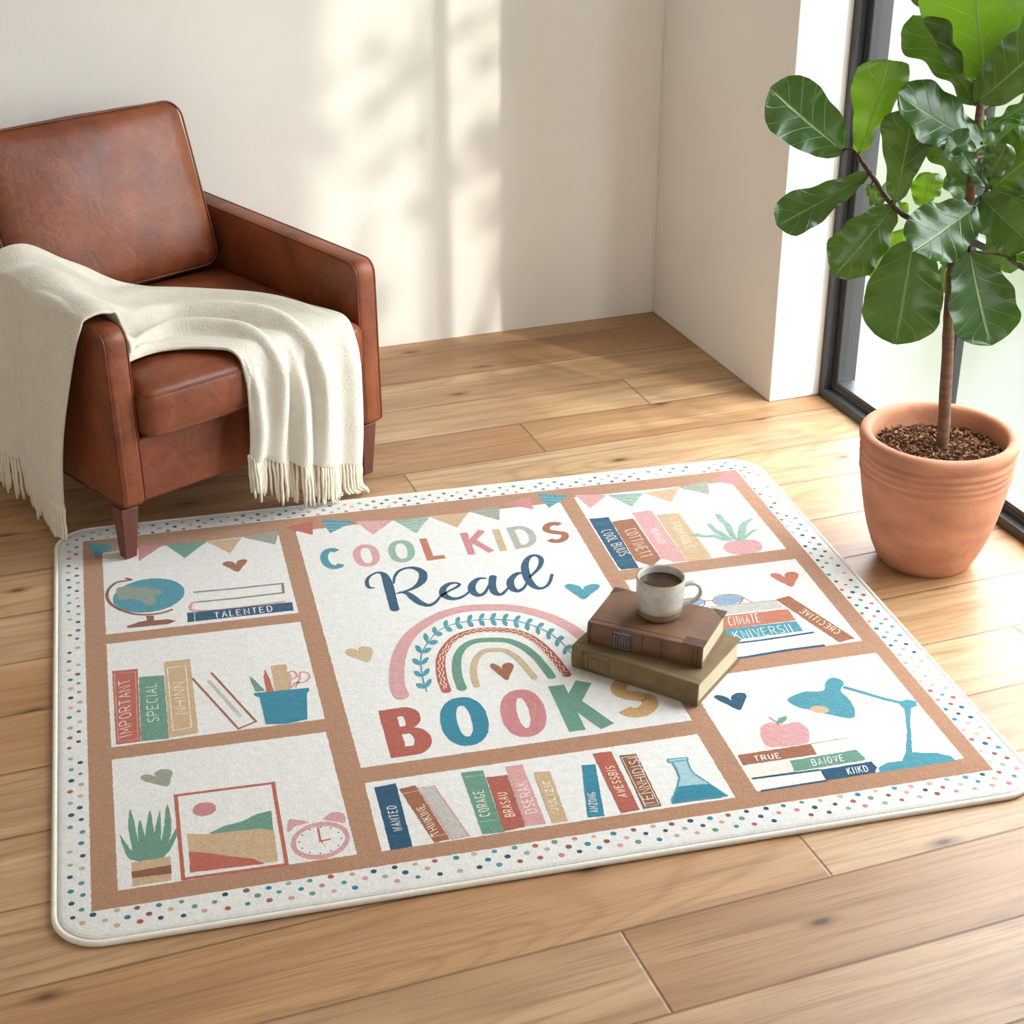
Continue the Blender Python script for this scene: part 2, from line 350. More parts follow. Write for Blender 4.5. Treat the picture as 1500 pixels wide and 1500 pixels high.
def rrect(x0, y0, x1, y1, r, n=8):
    out = []
    for cx, cy, a in ((x1-r, y0+r, -90), (x1-r, y1-r, 0), (x0+r, y1-r, 90), (x0+r, y0+r, 180)):
        for k in range(n+1):
            t = math.radians(a+90*k/n); out.append((cx+r*math.cos(t), cy+r*math.sin(t)))
    return out

# ------------------------------------------------------------------ the room
XL, YF, YB, ZC, XP, XW = -1.7, -1.7, 4.247, 2.75, 2.018, 2.165
WY0, WY1, WZ1 = 1.75, 3.5, 2.45        # visible window opening
T = .28
struct(boxes('floor', [((XL-.2, YF-.2, -.12), (2.275, YB+.2, 0))], FLOOR))
struct(boxes('ceiling', [((XL-.2, YF-.2, ZC), (2.275, YB+.2, ZC+.15))], CEIL))
struct(boxes('wall_back', [((XL-.2, YB, 0), (2.275, YB+.2, ZC))], PLASTER))
struct(boxes('wall_left', [((XL-.2, YF, 0), (XL, YB, ZC))], PLASTER))
struct(boxes('wall_front', [((XL-.2, YF-.2, 0), (2.275, YF, ZC))], PLASTER))
bm = bmesh.new()
XO = 2.275
for a, b in [((XP, WY1, 0), (XO, YB, ZC)), ((XP, WY0, WZ1), (XO, WY1, ZC)), ((XP, YF, 0), (XO, WY0, ZC))]: box(bm, a, b)
struct(bev(obj('wall_right', bm, PLASTER), .004, 2))
# ------------------------------------------------------------------ window with its black stepped frame
def window(name, y0, y1, z0, z1, mull, transoms):
    e = struct(bpy.data.objects.new(name, None)); COL.objects.link(e); e.location = (XW, y0, z0)
    def rel(l): return [((a[0]-XW, a[1]-y0, a[2]-z0), (b[0]-XW, b[1]-y0, b[2]-z0)) for a, b in l]
    def ring(x0, x1, i, wd):   # a rectangular ring inset i from the opening, wd wide
        return [((x0, y0+i, z0+i), (x1, y1-i, z0+i+wd)), ((x0, y0+i, z1-i-wd), (x1, y1-i, z1-i)),
                ((x0, y0+i, z0+i+wd), (x1, y0+i+wd, z1-i-wd)), ((x0, y1-i-wd, z0+i+wd), (x1, y1-i, z1-i-wd))]
    bev(boxes('outer_frame', rel(ring(XW, 2.26, 0, .026)), FRAME, e), .0015, 2)
    bev(boxes('sash', rel(ring(2.187, 2.24, .026, .014)), FRAME, e), .0012, 2)
    boxes('glazing_gasket', rel(ring(2.189, 2.235, .040, .003)), GASKET, e)
    bev(boxes('glazing_bead', rel(ring(2.188, 2.235, .043, .011)), FRAME, e), .001, 2)
    g = .054; ys = [y0+g]+[v for m_ in mull for v in (m_-.013, m_+.013)]+[y1-g]
    for m_ in mull: bev(boxes('mullion', rel([((2.189, m_-.013, z0+.043), (2.212, m_+.013, z1-.043))]), FRAME, e), .0012, 2)
    for a, b, z in transoms: bev(boxes('transom', rel([((2.191, a, z-.009), (2.21, b, z+.009))]), FRAME, e), .0012, 2)
    for k in range(0, len(ys), 2):
        boxes('glass_pane', rel([((2.1965, ys[k]-.006, z0+g-.006), (2.2005, ys[k+1]+.006, z1-g+.006))]), GLASS, e)
    return e
# frame and panel added behind the camera to back the fill light
e = struct(bpy.data.objects.new('fill_surround', None)); COL.objects.link(e); e.location = (.1, YF, .9)
bev(boxes('frame', [((-1.36, 0, -.06), (1.36, .03, 0)), ((-1.36, 0, 1.45), (1.36, .03, 1.51)), ((-1.36, 0, 0), (-1.3, .03, 1.45)), ((1.3, 0, 0), (1.36, .03, 1.45))], FRAME, e), .002, 2)
boxes('fill_panel', [((-1.3, .012, 0), (1.3, .016, 1.45))], CEIL, e)
window('window_1', WY0, WY1, .0, WZ1, [2.975, 2.32], [(2.333, 2.963, .585)])

# rug print: P polygon, L line, V variable-width stroke, T small lettering, G big letter, E ellipse; millimetres on the rug
ART = [('P','teal',0,[(10.6,1244.2),(71.3,1218.3),(26.5,1170)]),
('P','rose',0,[(117.6,1206.8),(173.8,1196.2),(117.1,1131.7)]),
('P','green',0,[(176.2,1195.6),(270.3,1191.1),(214.6,1121.4)]),
('P','tan',0,[(265.2,1189),(342.6,1186.6),(312.4,1118.5)]),
('P','sage',0,[(345.3,1189.2),(429.3,1202.2),(412.7,1137.2)]),
('P','red',0,[(441.5,1210.6),(508.8,1234.2),(499.2,1162.4)]),
('P','rose',0,[(71.3,1216.1),(117.6,1206.8),(89.5,1143.8)]),
('P','brown',1,[(319.6,1068),(316.1,1077.3),(308.8,1083.3),(299.3,1084.4),(292.2,1077.8),(294.7,1067.2),(306.1,1050.4),(320.2,1032.5),(332.7,1051.7),(342.8,1069.8),(344.8,1080.7),(337.9,1086.5),(329.2,1084.4),(322.5,1077.6)]),
('E','teal',[(131.3,975.8),(204.9,972.3),(136.4,1047.2)]),
('P','land',1,[(65.7,1016.6),(84.7,1026.8),(112.4,1015),(153.7,994.9),(157.6,979.1),(143,968),(144.1,943.5),(127.5,933.2),(114.6,955.6),(96.7,969.7),(71.3,971.2)]),
('P','land',1,[(107.6,1011.2),(131,1010.4),(139.3,988.5),(120.2,978.5)]),
('L','dbrown',6.75,1,0,[(85.8,1061.8),(97.3,1050.8),(66.5,1046.3),(47.8,1011.1),(50.5,966.7),(72.3,927.8),(107.8,900.2),(148.6,894.8),(176.6,904.9)]),
('P','dbrown',0,[(122,892),(136.9,888.4),(137.3,868.7),(165.4,867.3),(180.6,856.2),(164.2,847.3),(128.2,848.9),(83.4,850.8),(82.8,860.1),(106.6,870.8),(122.5,872.4)]),
('L','gray',6,0,0,[(222.2,966),(307.9,961),(407.3,958.9),(404.9,919),(304.1,919.5),(228.1,922.9)]),
('L','pink',7.5,1,0,[(230.4,923.3),(216.9,921.1),(211.8,906.3),(217,890.4),(256.1,880.7),(322.7,878.9),(403.9,881.8)]),
('P','navy',0,[(203.2,883.4),(417.9,876),(416.9,841),(202.5,845.6)]),
('L','white',1.2,0,0,[(218.1,881.1),(217.4,845.5)]),
('T','white','TALENTED',2.4,[(256.1,847.9),(375.2,847.7),(256.5,872.5)]),
('P','red',0,[(49,695.6),(97.3,692),(92.7,443.8),(49.6,444.3)]),
('L','pink',1.5,0,1,[(52.9,684.7),(92.6,681.5),(88.2,452.2),(53.9,453.4)]),
('T','white','IMPORTANT',1.8,[(78.4,467.8),(82,661),(56.1,462.3)]),
('P','green',0,[(98.2,661.1),(145.1,656.9),(142.4,441),(93.6,445)]),
('T','white','SPECIAL',1.8,[(128.5,500),(130.2,632.7),(107.3,501.5)]),
('P','tan',0,[(147.6,704.9),(197.7,703.6),(195.4,446.2),(142.5,443.1)]),
('L','cream',1.5,0,1,[(152.8,680.8),(187.4,680.6),(184.6,467.4),(151,464.6)]),
('T','cream','NHINN',1.8,[(178.7,514.2),(180.8,624.3),(158.1,515.5)]),
('L','brown',4.8,0,0,[(197.2,632.5),(267,441.9),(300.3,457.6),(233.8,644.1)]),
('L','lgray',7.5,0,0,[(226.1,617.2),(275.4,478.9)]),
('P','green',0,[(304.5,612.6),(310.9,602.8),(327.5,555.7),(310.4,555.9),(303.9,597.9)]),
('P','red',0,[(335.5,629.8),(340.6,597.1),(343.9,549.3),(329.8,549.6),(329.6,603.9)]),
('P','tan',0,[(347.6,641),(377.4,639.6),(376,549.3),(345.1,549)]),
('L','pink',4.5,1,0,[(376.6,554),(386.3,569.4),(399.9,567.7),(413.6,579),(413.4,598),(400.1,603),(394.9,579.5),(384.3,553.7)]),
('L','pink',4.5,1,0,[(373.5,556.4),(379.8,587.4),(378.9,608.2),(387.9,610.2),(392.2,592.5),(382.3,582.7)]),
('P','dteal',0,[(305.9,553.1),(409.2,546),(408.7,535.6),(402.7,529.1),(393,442.2),(354,436.8),(316.7,444.5),(314.6,535),(305.1,545.3)]),
('P','sage',1,[(112.9,330.7),(105.5,338.3),(97,341.3),(89.6,338.9),(88.1,330),(95.4,320.8),(112.5,308.9),(132,297),(138.5,316.2),(142.5,334.1),(139.4,344.6),(127.4,349.7),(117,347),(111.7,340.1)]),
('P','green',1,[(47.8,183.5),(66.2,133.6),(78.1,112.9),(68.9,108.2),(56.9,127)]),
('P','green',1,[(67.4,247.6),(73.3,205),(77.7,148.7),(83.2,107),(72.6,111.3),(62.7,189)]),
('P','green',1,[(82.2,214.1),(86.5,183.1),(89.3,145.9),(90.4,105.2),(79.7,107.8),(76.8,173.2)]),
('P','green',1,[(99.2,235.2),(102.7,197.7),(103.6,154.4),(101.1,102.6),(88.6,105.6),(88.9,170.3)]),
('P','green',1,[(115.6,232.5),(115.6,188.3),(112,140.3),(104.6,100.5),(95.7,103.9),(104.7,178.6)]),
('P','green',1,[(127.7,245.5),(132.8,202.8),(127.1,148.6),(111.8,101.6),(102.8,102.1),(116.9,163.3)]),
('P','green',1,[(140.8,179),(139.5,157.8),(127.6,124.4),(109.9,99.2),(104.6,101.7),(122.9,137.6)]),
('P','green',1,[(67.3,163.4),(84.9,147),(124.7,137.1),(110,100.3),(72.4,107.3)]),
('P','tan',0,[(64.4,104.6),(126.5,105.7),(125.9,82.4),(63.6,80.5)]),
('P','dbrown',0,[(63.6,81.6),(126,83.5),(125.4,60.6),(63.6,63.3)]),
('P','tan',0,[(63.7,65.6),(125.5,61.7),(123.8,45),(63.7,44.7)]),
('L','red',6.75,0,1,[(144.2,267.5),(309.6,263.1),(306.5,40.1),(142.6,43.8)]),
('E','rose',[(188.8,217.6),(208.6,217.2),(188.2,198.6)]),
('P','green',0,[(190.1,150.1),(215.5,163.6),(246,168.6),(274,183.7),(297.9,186.1),(295.6,131.5),(243.4,141.3),(198.9,144.3)]),
('P','tan',0,[(155.5,158.7),(191.8,147.9),(236.4,146.1),(273.6,143.1),(296.7,131.2),(294,52.5),(271.3,52.3),(219.4,81),(155.8,108.5)]),
('P','red',0,[(155.9,110.3),(188,98.8),(219.5,82.7),(254.7,68.1),(272.9,50.1),(154.2,56.9)]),
('E','pink',[(367.5,88),(416.2,86.3),(362.3,39.7)]),
('E','white',[(367.5,88),(407.9,86.5),(363.5,51.2)]),
('P','pink',1,[(317.5,126),(323,152.7),(331.5,153.7),(354.5,140.5),(332.9,134.6),(322.1,123.7)]),
('P','pink',1,[(379.5,141.9),(396.9,156.5),(413.5,151.2),(416.9,135.8),(413.2,124.1),(400.8,130.3)]),
('L','red',3.6,0,0,[(368.1,122.8),(367.2,86.2),(370.5,82.4)]),
('L','red',3.3,0,0,[(364.9,85.6),(385,87.3)]),
('L','red',1,0,0,[(367.2,86.2),(373.9,69.5)]),
('E','navy',[(401.5,83.9),(402.9,83.5),(401.2,82.1)]),
('E','navy',[(394.4,67.5),(395.8,67.1),(394.1,65.8)]),
('E','navy',[(380.3,56.8),(381.7,56.4),(380,55)]),
('E','navy',[(362.8,54.4),(364.3,54),(362.6,52.6)]),
('E','navy',[(346.7,60.9),(348.1,60.5),(346.4,59.2)]),
('E','navy',[(336,74.7),(337.4,74.3),(335.7,72.9)]),
('E','navy',[(333.6,92.1),(335.1,91.8),(333.4,90.4)]),
('E','navy',[(340.3,108.7),(341.8,108.3),(340.1,106.9)]),
('E','navy',[(354.5,119.8),(355.9,119.5),(354.2,118)]),
('E','navy',[(372.2,122.4),(373.7,122),(372,120.6)]),
('E','navy',[(388.7,115.7),(390.2,115.3),(388.5,113.9)]),
('E','navy',[(399.4,101.5),(400.9,101.2),(399.2,99.7)]),
('P','teal',0,[(528.4,1233.1),(600.8,1205.4),(536.8,1160.8)]),
('P','pink',0,[(600.8,1205.4),(686.1,1191.2),(630,1131.2)]),
('P','lgreen',0,[(686.1,1191.2),(769,1185.4),(724.4,1114.4)]),
('P','tan',0,[(769,1185.4),(861.1,1188.3),(819.4,1119.5)]),
('P','sage',0,[(862,1192.1),(937.8,1201.4),(919.7,1131.5)]),
('P','rose',0,[(949.8,1209.6),(1016.2,1233.1),(1009.5,1166.6)]),
('P','teal',0,[(1036.5,1243.7),(1106.5,1216),(1045.4,1164.7)]),
('L','white',0.9,0,0,[(531.3,1212.9),(588.4,1195.9)]),
('L','white',0.9,0,0,[(532,1196.3),(573.7,1185.1)]),
('L','white',0.9,0,0,[(534,1180.5),(559.3,1176.1)]),
('L','white',0.9,0,0,[(1038.4,1224.5),(1095.6,1205.2)]),
('L','white',0.9,0,0,[(1040,1207.7),(1081.3,1195.4)]),
('L','white',0.9,0,0,[(1041.9,1190.9),(1066.6,1183.8)]),
('L','lgray',1.2,0,0,[(871.6,1184.7),(932.2,1185.7)]),
('L','lgray',1.2,0,0,[(883.5,1167.9),(928.6,1170.6)]),
('L','lgray',1.2,0,0,[(897.2,1149.8),(924.8,1154.7)]),
('L','cream',0.9,1,0,[(614,1192.4),(628.1,1185.1),(641.6,1187.6),(653.4,1179.8),(667.1,1183.2)]),
('L','cream',0.9,1,0,[(619.3,1176.7),(625.8,1171.2),(639.3,1173.6),(651,1165.9),(657.2,1171.1)]),
('L','cream',0.9,1,0,[(624.5,1161),(623.5,1157.4),(636.9,1159.8),(648.7,1152.2),(647.3,1159.2)]),
('L','cream',0.9,1,0,[(699.1,1173.4),(716.5,1165.2),(728.4,1170),(741.9,1159.9),(754.8,1165.4)]),
('L','cream',0.9,1,0,[(706.6,1157),(713.9,1151.3),(725.8,1156.1),(739.2,1146.1),(746.4,1153)]),
('L','cream',0.9,1,0,[(714,1140.8),(711.4,1137.6),(723.2,1142.3),(736.5,1132.3),(738.1,1140.6)]),
('G','teal','C',17,[(499,991.8),(554.4,995.5),(498.8,1089.5)]),
('G','pink','O',17,[(569.7,987.3),(627.5,992.3),(571.6,1085.2)]),
('G','lgreen','O',17,[(645.5,987.9),(704.6,993.7),(650.2,1086)]),
('G','brick','L',17,[(723.5,982.8),(776.4,984.8),(725.4,1086)]),
('G','rose','K',17,[(815.1,986.9),(877,989.7),(819,1091.1)]),
('G','tan','I',17,[(884.8,985.9),(904.7,988.3),(890.8,1090.4)]),
('G','gray2','D',17,[(921.8,987.7),(979.8,993.5),(925.5,1091.4)]),
('G','brown','S',17,[(990.5,992.7),(1052.7,995.8),(1002.6,1093.5)]),
('G','red2','B',31,[(520,285.1),(600.5,286.4),(523.1,437.8)]),
('G','dteal','O',31,[(621.3,291.5),(709.5,294),(632,441.7)]),
('G','rose','O',31,[(731.9,292.8),(816.2,294),(747.6,441.5)]),
('G','green','K',31,[(847.9,287.9),(935.9,288.5),(849.6,441.3)]),
('G','gold','S',31,[(939.8,301),(1032.6,303.6),(961.5,442)]),
('V','navy',[(591.7,894.1,4),(583.3,896.2,6),(580.2,912.5,7),(584.9,934.3,6),(597.4,950.8,5),(613.1,956.8,6),(622.6,943.4,11),(623.5,906.7,16),(621.6,859.5,16),(619.5,819.3,15),(618.9,796.5,15)]),
('V','navy',[(636.1,903.5,4),(642.2,929.3,5),(656.9,953.4,6),(677.8,961.9,7),(695.5,953.1,11),(703.7,929.5,14),(695.2,898,14),(676.2,875.6,9),(653.5,863.4,6),(635.3,859,4)]),
('V','navy',[(641.9,863.3,4),(656.1,853.9,9),(664.8,831.3,13),(674.8,808.5,12),(689.4,795.1,9),(705.5,803.8,6),(721.6,826,4.5),(742.5,842.6,5),(761.2,854.6,6),(769.5,865.8,5),(760.9,873.9,6),(745.5,870.5,9),(731.6,853,11),(728.3,830.2,13),(738.9,811.8,11),(755.7,808.8,8),(772.5,819.3,5),(787.9,836.1,4)]),
('V','navy',[(828.3,877.2,5),(813.8,879,8),(797,860.8,12),(789.5,832.8,13),(797,811.5,11),(811.1,815.6,7),(825.3,838.8,5),(838.9,865.5,5)]),
('V','navy',[(845.1,879.2,13),(835,842.4,13),(833.9,812.9,12),(844.7,803.2,8),(858.1,815.8,5),(874,838.7,4)]),
('V','navy',[(912.9,880.8,5),(897.8,880.3,9),(879.5,858.5,12),(872.6,827.1,13),(881.3,808.3,10),(897,818.1,6),(911.9,841.4,5)]),
('V','navy',[(917.7,858.2,6),(937.8,877.8,6),(956.2,904.3,8),(965.2,933.7,9),(956.9,951.1,7),(939.5,943.2,9),(924,912.3,13),(916.4,870.7,14),(916.7,831.2,13),(927.2,808.8,9),(944.4,812.3,6),(958.9,832.8,6),(969.5,858.8,6)]),
('P','teal2',1,[(1015.3,781.9),(1013.7,794.1),(1006.2,804.7),(994.6,811.1),(983.8,807.5),(983.9,794.3),(993.3,769.5),(1005.8,742.1),(1029.6,760.5),(1049.5,778.1),(1055.5,789.8),(1047.4,798.1),(1034,797.9),(1022.4,792)]),
('P','tan2',1,[(521.7,651.9),(515.6,661.8),(507.4,666.1),(498.8,663.9),(494.9,653.2),(500.5,641.4),(515.7,625.6),(533.6,609.5),(542.1,627.8),(548.2,645.5),(547,657.7),(537.2,667.3),(527.6,667.9),(522,662.3)]),
('V','pink',[(574.3,479.6,30),(572.3,504,30),(575.7,537.3,29),(583.3,575.2,29),(594,613.3,28),(610.4,653.5,27),(633,690.6,26),(661.8,719.9,25),(694.8,743.9,25),(730.5,758.7,25),(771.7,763.3,25),(813,755.4,25),(853.4,743.1,25),(890.4,718.1,25),(921.9,685,25),(947.5,642.7,26),(960.1,607,26),(969.6,562.1,27),(973.5,509.2,28)]),
('V','red2',[(659.8,475.2,19),(659.8,506.7,19),(663.7,545.3,19),(672.7,588.7,18),(691.8,628.1,17),(717.3,657.4,16.5),(748.3,671.3,16),(779.4,672.3,16),(811.3,664.4,16),(841.2,648.3,16),(862.5,621.5,16.5),(877.4,582.2,17),(887.1,535.7,18),(892.1,493.9,18),(895,473.2,18)]),
('V','green',[(690,474.9,18),(690.5,513.9,18),(696.1,552.4,18),(707.1,590.5,17),(725.8,619.7,16),(751.2,634.6,16),(783.9,631.8,16),(814.7,620.5,16),(838.2,591.9,17),(852.8,551.9,17),(860.1,511.9,17),(864.7,473.3,17)]),
('V','tan2',[(718.9,477.5,13.5),(721.2,511.2,13.5),(729.8,549.1,13.5),(744.1,578.8,13),(761.2,593.7,13),(783.2,593.5,13),(802.8,583.4,13),(816.6,555.7,13),(824.1,525.8,13),(829,497,13),(832.1,477.9,13)]),
('L','cream',1.6,0,0,[(655.6,479.9),(658.5,492.5),(652.8,500.2),(658.4,514.6),(655,525.8),(661.2,537.4),(658.4,550.6),(665.5,560.7),(663.4,573.5),(670.7,584.1),(672,599.3),(680.3,604.7),(682.7,618.2),(690.3,625),(695.3,638.1),(703,639.7),(708,652.4),(715.9,654.2),(722.9,664.5),(729.8,661.1),(736.7,671.2),(743.6,667.7),(751.6,676.9),(757.4,670.3),(765.1,677.8),(770.9,671.2),(778.6,678.7),(784.2,670.5),(792.3,675.9),(797,667.4),(805.1,672.7),(809.8,664.2),(818.1,667.9),(821.8,657.8),(829.8,661.1),(833.5,651),(841.6,654.3),(844.5,642.1),(852.2,641.9),(853.8,629.7),(861.5,629.5),(862.9,616.7),(869.6,613),(869.1,599.6),(875.8,595.9),(875.3,582.7),(881.6,577),(879.8,563.7),(886.7,558.8),(883.3,544.1),(890.1,539),(886.5,524.4),(893,519),(889.3,504.7),(895.7,500),(892.8,486.1),(899.9,482.2)]),
('L','cream',1.6,0,0,[(660.8,482.8),(663.8,495.4),(659.8,504.1),(665.2,514.8),(661.9,526),(668.1,537.6),(665,548.6),(672.1,558.7),(670.1,571.6),(676.7,580),(677.1,592.5),(685.4,597.9),(686.5,613),(693.5,618.7),(697.3,630.1),(705,631.7),(710,644.4),(717.2,645.5),(722.9,654.9),(729.8,651.5),(736.7,661.5),(743.6,658.1),(750.2,666.8),(756,660.3),(763.7,667.7),(769.5,661.1),(777.2,668.5),(781.9,660.5),(789.9,665.8),(794.7,657.4),(802.7,662.7),(807.4,654.2),(814.9,658.2),(818.6,648.1),(826.6,651.4),(830.3,641.4),(838.3,644.7),(840.2,633.4),(847.8,633.2),(849.5,621.2),(857.1,621),(857.8,609.7),(864.5,606),(864,592.7),(870.7,589),(870.2,575.8),(876.1,571.7),(872.5,556.6),(879.3,551.7),(876.1,537.1),(882.8,532.3),(879.2,518),(885.6,512.5),(882,498.3),(888.5,492.9),(885.8,478.7),(892.8,474.8)]),
('L','teal2',2.7,1,0,[(623.4,479.4),(623.7,515.6),(627.5,554.3),(632.6,588.4),(642.6,622),(661.3,654.1),(684.4,686),(710.5,704),(743.3,712.5),(774.6,713),(804.8,708.4),(833.8,698.4),(861,681.7),(883.4,658.5),(903.3,626.5),(917.4,585.5),(923.5,547.4)]),
('P','teal2',1,[(623.5,493.1),(621.2,503.7),(616.3,511),(607.9,509.9),(610.5,497),(616.5,492.5)]),
('P','teal2',1,[(623.5,493.1),(630.5,497.4),(636.7,506.1),(639.5,521),(631,516.2),(626,505.4)]),
('P','teal2',1,[(625.4,533),(624.2,544.8),(620.2,553.9),(612,555.2),(613.2,541),(618.6,534.5)]),
('P','teal2',1,[(625.4,533),(632.6,535.5),(639.4,542.9),(643.5,557.6),(634.9,555),(629,545.2)]),
('P','teal2',1,[(630.5,574.4),(629.9,586.9),(626.5,597),(618.4,599.6),(618.9,584.6),(623.8,577)]),
('P','teal2',1,[(630.5,574.4),(637.7,575.9),(644.8,582.4),(649.6,597),(641,595.8),(634.7,586.5)]),
('P','teal2',1,[(640.7,615.4),(642.1,628.8),(640.5,641.1),(633.6,647.9),(631.6,631.9),(635,621.5)]),
('P','teal2',1,[(640.7,615.4),(647.5,613.4),(655,616.8),(661.7,629.6),(653.6,632.6),(646.4,626)]),
('P','teal2',1,[(658.8,649.9),(663,662.6),(664.5,676.5),(660.1,688.5),(654.9,673.4),(655.4,660.2)]),
('P','teal2',1,[(658.8,649.9),(664.2,642.9),(671.2,641.1),(679.7,649.6),(673.6,658.4),(666,656.7)]),
('P','teal2',1,[(680.1,680),(684.4,688.9),(686.4,699),(683.3,708.7),(677.9,698.3),(677.6,688.3)]),
('P','teal2',1,[(680.1,680),(683.1,672.6),(687.8,669.6),(694.5,676),(691.2,685.3),(685.7,685.1)]),
('P','teal2',1,[(704,699.5),(709.6,706.2),(713.5,715.9),(713,728.6),(706.1,720.8),(703.7,710.1)]),
('P','teal2',1,[(704,699.5),(705.2,689.6),(708.8,683.3),(716.1,685.3),(714.9,697.3),(710,700.9)]),
('P','teal2',1,[(728.7,708.7),(734.8,713.1),(739.7,721.3),(741,734.8),(733.7,729.9),(729.9,719.9)]),
('P','teal2',1,[(728.7,708.7),(728.3,697.8),(730.7,689.5),(737.5,688.3),(738.2,701.4),(734.3,707.3)]),
('P','teal2',1,[(753.2,712.6),(759.4,715.7),(764.8,723),(767.2,736.5),(759.8,733.3),(755.4,723.9)]),
('P','teal2',1,[(753.2,712.6),(752,701.5),(753.6,692.4),(760.1,689.5),(761.8,702.8),(758.6,709.8)]),
('P','teal2',1,[(777.4,712.6),(783.6,714.6),(789.3,721.2),(792.4,734.6),(785,732.6),(780.2,723.7)]),
('P','teal2',1,[(777.4,712.6),(775.6,701.4),(776.6,691.8),(782.7,687.7),(785.2,701),(782.5,708.8)]),
('P','teal2',1,[(801,708.9),(807.3,711),(813,717.5),(816.2,731),(808.7,728.9),(803.8,720.1)]),
('P','teal2',1,[(801,708.9),(799.1,697.7),(800.1,688.1),(806.2,684.1),(808.7,697.4),(806,705.2)]),
('P','teal2',1,[(823.8,701.8),(830,702.8),(835.9,708.6),(839.8,721.8),(832.4,721),(827.2,712.7)]),
('P','teal2',1,[(823.8,701.8),(821.3,690.7),(821.7,680.7),(827.3,675.6),(830.5,688.7),(828.4,697.1)]),
('P','teal2',1,[(845.6,691.2),(851.5,690.9),(857.6,695.5),(862.2,708.1),(855.2,708.9),(849.6,701.6)]),
('P','teal2',1,[(845.6,691.2),(842.3,680.3),(841.9,670),(846.9,663.5),(851,676.3),(849.6,685.3)]),
('P','teal2',1,[(865.9,676.7),(871.4,674.7),(877.5,677.8),(883.1,689.6),(876.6,692.3),(870.6,686.3)]),
('P','teal2',1,[(865.9,676.7),(861.8,666.3),(860.5,655.8),(864.6,647.7),(869.6,659.8),(869.1,669.5)]),
('P','teal2',1,[(884.1,657.4),(889.2,654.1),(895.2,655.9),(901.4,666.7),(895.5,671),(889.4,666.2)]),
('P','teal2',1,[(884.1,657.4),(879.5,647.7),(877.4,637.2),(880.6,628),(886.3,639.2),(886.6,649.4)]),
('P','teal2',1,[(899.4,632.7),(904.1,629.1),(909.8,630.3),(915.9,640.7),(910.4,645.4),(904.6,641.1)]),
('P','teal2',1,[(899.4,632.7),(894.7,623.7),(892.4,613.8),(895.5,604.9),(901.3,615.3),(901.8,624.9)]),
('P','teal2',1,[(911.3,603.3),(915.1,597.9),(920.3,597.2),(927.1,605.7),(922.7,612.6),(917,610.2)]),
('P','teal2',1,[(911.3,603.3),(905.9,595.6),(902.6,586.2),(904.3,575.9),(910.8,584.7),(912.4,594.4)]),
('P','teal2',1,[(919.8,570.4),(922.5,563.5),(927.2,560.9),(934.3,567.3),(931.3,575.9),(925.8,575.5)]),
('P','teal2',1,[(919.8,570.4),(914,564.4),(909.9,555.8),(910.1,544.6),(917,551.4),(919.7,560.8)]),
('P','brown',1,[(778.4,522),(775.8,533.3),(770.7,541.6),(764.2,545.1),(759.5,539.2),(761.4,526.7),(769.5,505.2),(779.5,482),(791.6,502.3),(801.4,521.4),(803.2,533.5),(796.4,540.9),(787.7,539.4),(781.2,532.6)]),
('P','navy',0,[(477,209.1),(515.5,211.6),(511.5,36.2),(474.8,35.6)]),
('T','white','WANTED',1.8,[(503.9,81.2),(504.6,151.1),(487.1,81.7)]),
('P','brown',0,[(517.6,193.8),(546.5,197.9),(574.4,39.9),(547.5,36.7)]),
('T','cream','THINKINE',1.6,[(561.3,59.6),(550.2,143.7),(547.1,52.1)]),
('L','cream',1,0,0,[(518,179.1),(548.1,181.5)]),
('L','cream',1,0,0,[(545,52.6),(570.8,55.4)]),
('P','lgray',0,[(553.4,190.2),(578.5,190),(606.8,41),(575.3,38.6)]),
('L','pink',3.3,0,0,[(550,191),(577.7,39.1),(606.8,41),(577.3,190.3)]),
('P','green',0,[(630.7,214.4),(670,212.1),(665.1,35.8),(628.8,39.3)]),
('T','cream','CORAGE',1.8,[(654.2,85.3),(658.1,158.3),(635.2,84.3)]),
('L','lgreen',3,0,0,[(634.9,200.3),(669.9,199)]),
('L','lgreen',3,0,0,[(631.2,72.1),(666.1,71)]),
('P','red2',0,[(670.9,190.6),(707.7,188.4),(703.2,41.2),(665.7,38.3)]),
('T','cream','BRASAU',1.8,[(693.8,73.6),(695,141.3),(676.3,74.2)]),
('P','pink',0,[(709.9,212.6),(740.9,213.3),(738.6,41.8),(703.7,43)]),
('T','cream','DSERAK',1.6,[(732.2,75.6),(737.2,164.9),(711.4,73.1)]),
('P','tan',0,[(753.5,184.9),(782.2,181.3),(775.9,38.9),(748.4,39.7)]),
('T','cream','JULIZIC',1.4,[(768.8,71),(775.9,157.6),(755.4,70.2)]),
('P','dteal',0,[(841.5,185.2),(865.5,181.5),(838.8,37.4),(810.5,40.4)]),
('T','cream','AMZONG',1.4,[(832.5,50.4),(842.7,104.7),(817.6,51.6)]),
('P','red2',0,[(870.3,213.1),(903.8,212.6),(901.5,39),(867.9,38.3)]),
('T','cream','AWESSBIS',1.7,[(892.7,78.5),(896,169.5),(876.5,80.8)]),
('P','dbrown',0,[(914,196.4),(944.8,194.7),(940.9,40.8),(909,40.5)]),
('T','cream','TENNHIDISI',1.5,[(932.8,46.1),(945.6,186.4),(912.5,45.8)]),
('L','cream',1,0,1,[(916,189.2),(940.9,188.4),(937.1,45),(913.2,45.6)]),
('P','lteal',0,[(997,157.9),(1024.6,155.6),(1021,118.8),(1033.5,93.9),(1043.2,76.5),(984.4,82.5),(995.2,107.7),(997.9,133.3)]),
('P','dteal',0,[(985,84.4),(1011,83.1),(1038.7,78.9),(1058.1,41.8),(1044.8,38),(960.4,43.4),(962.8,52)]),
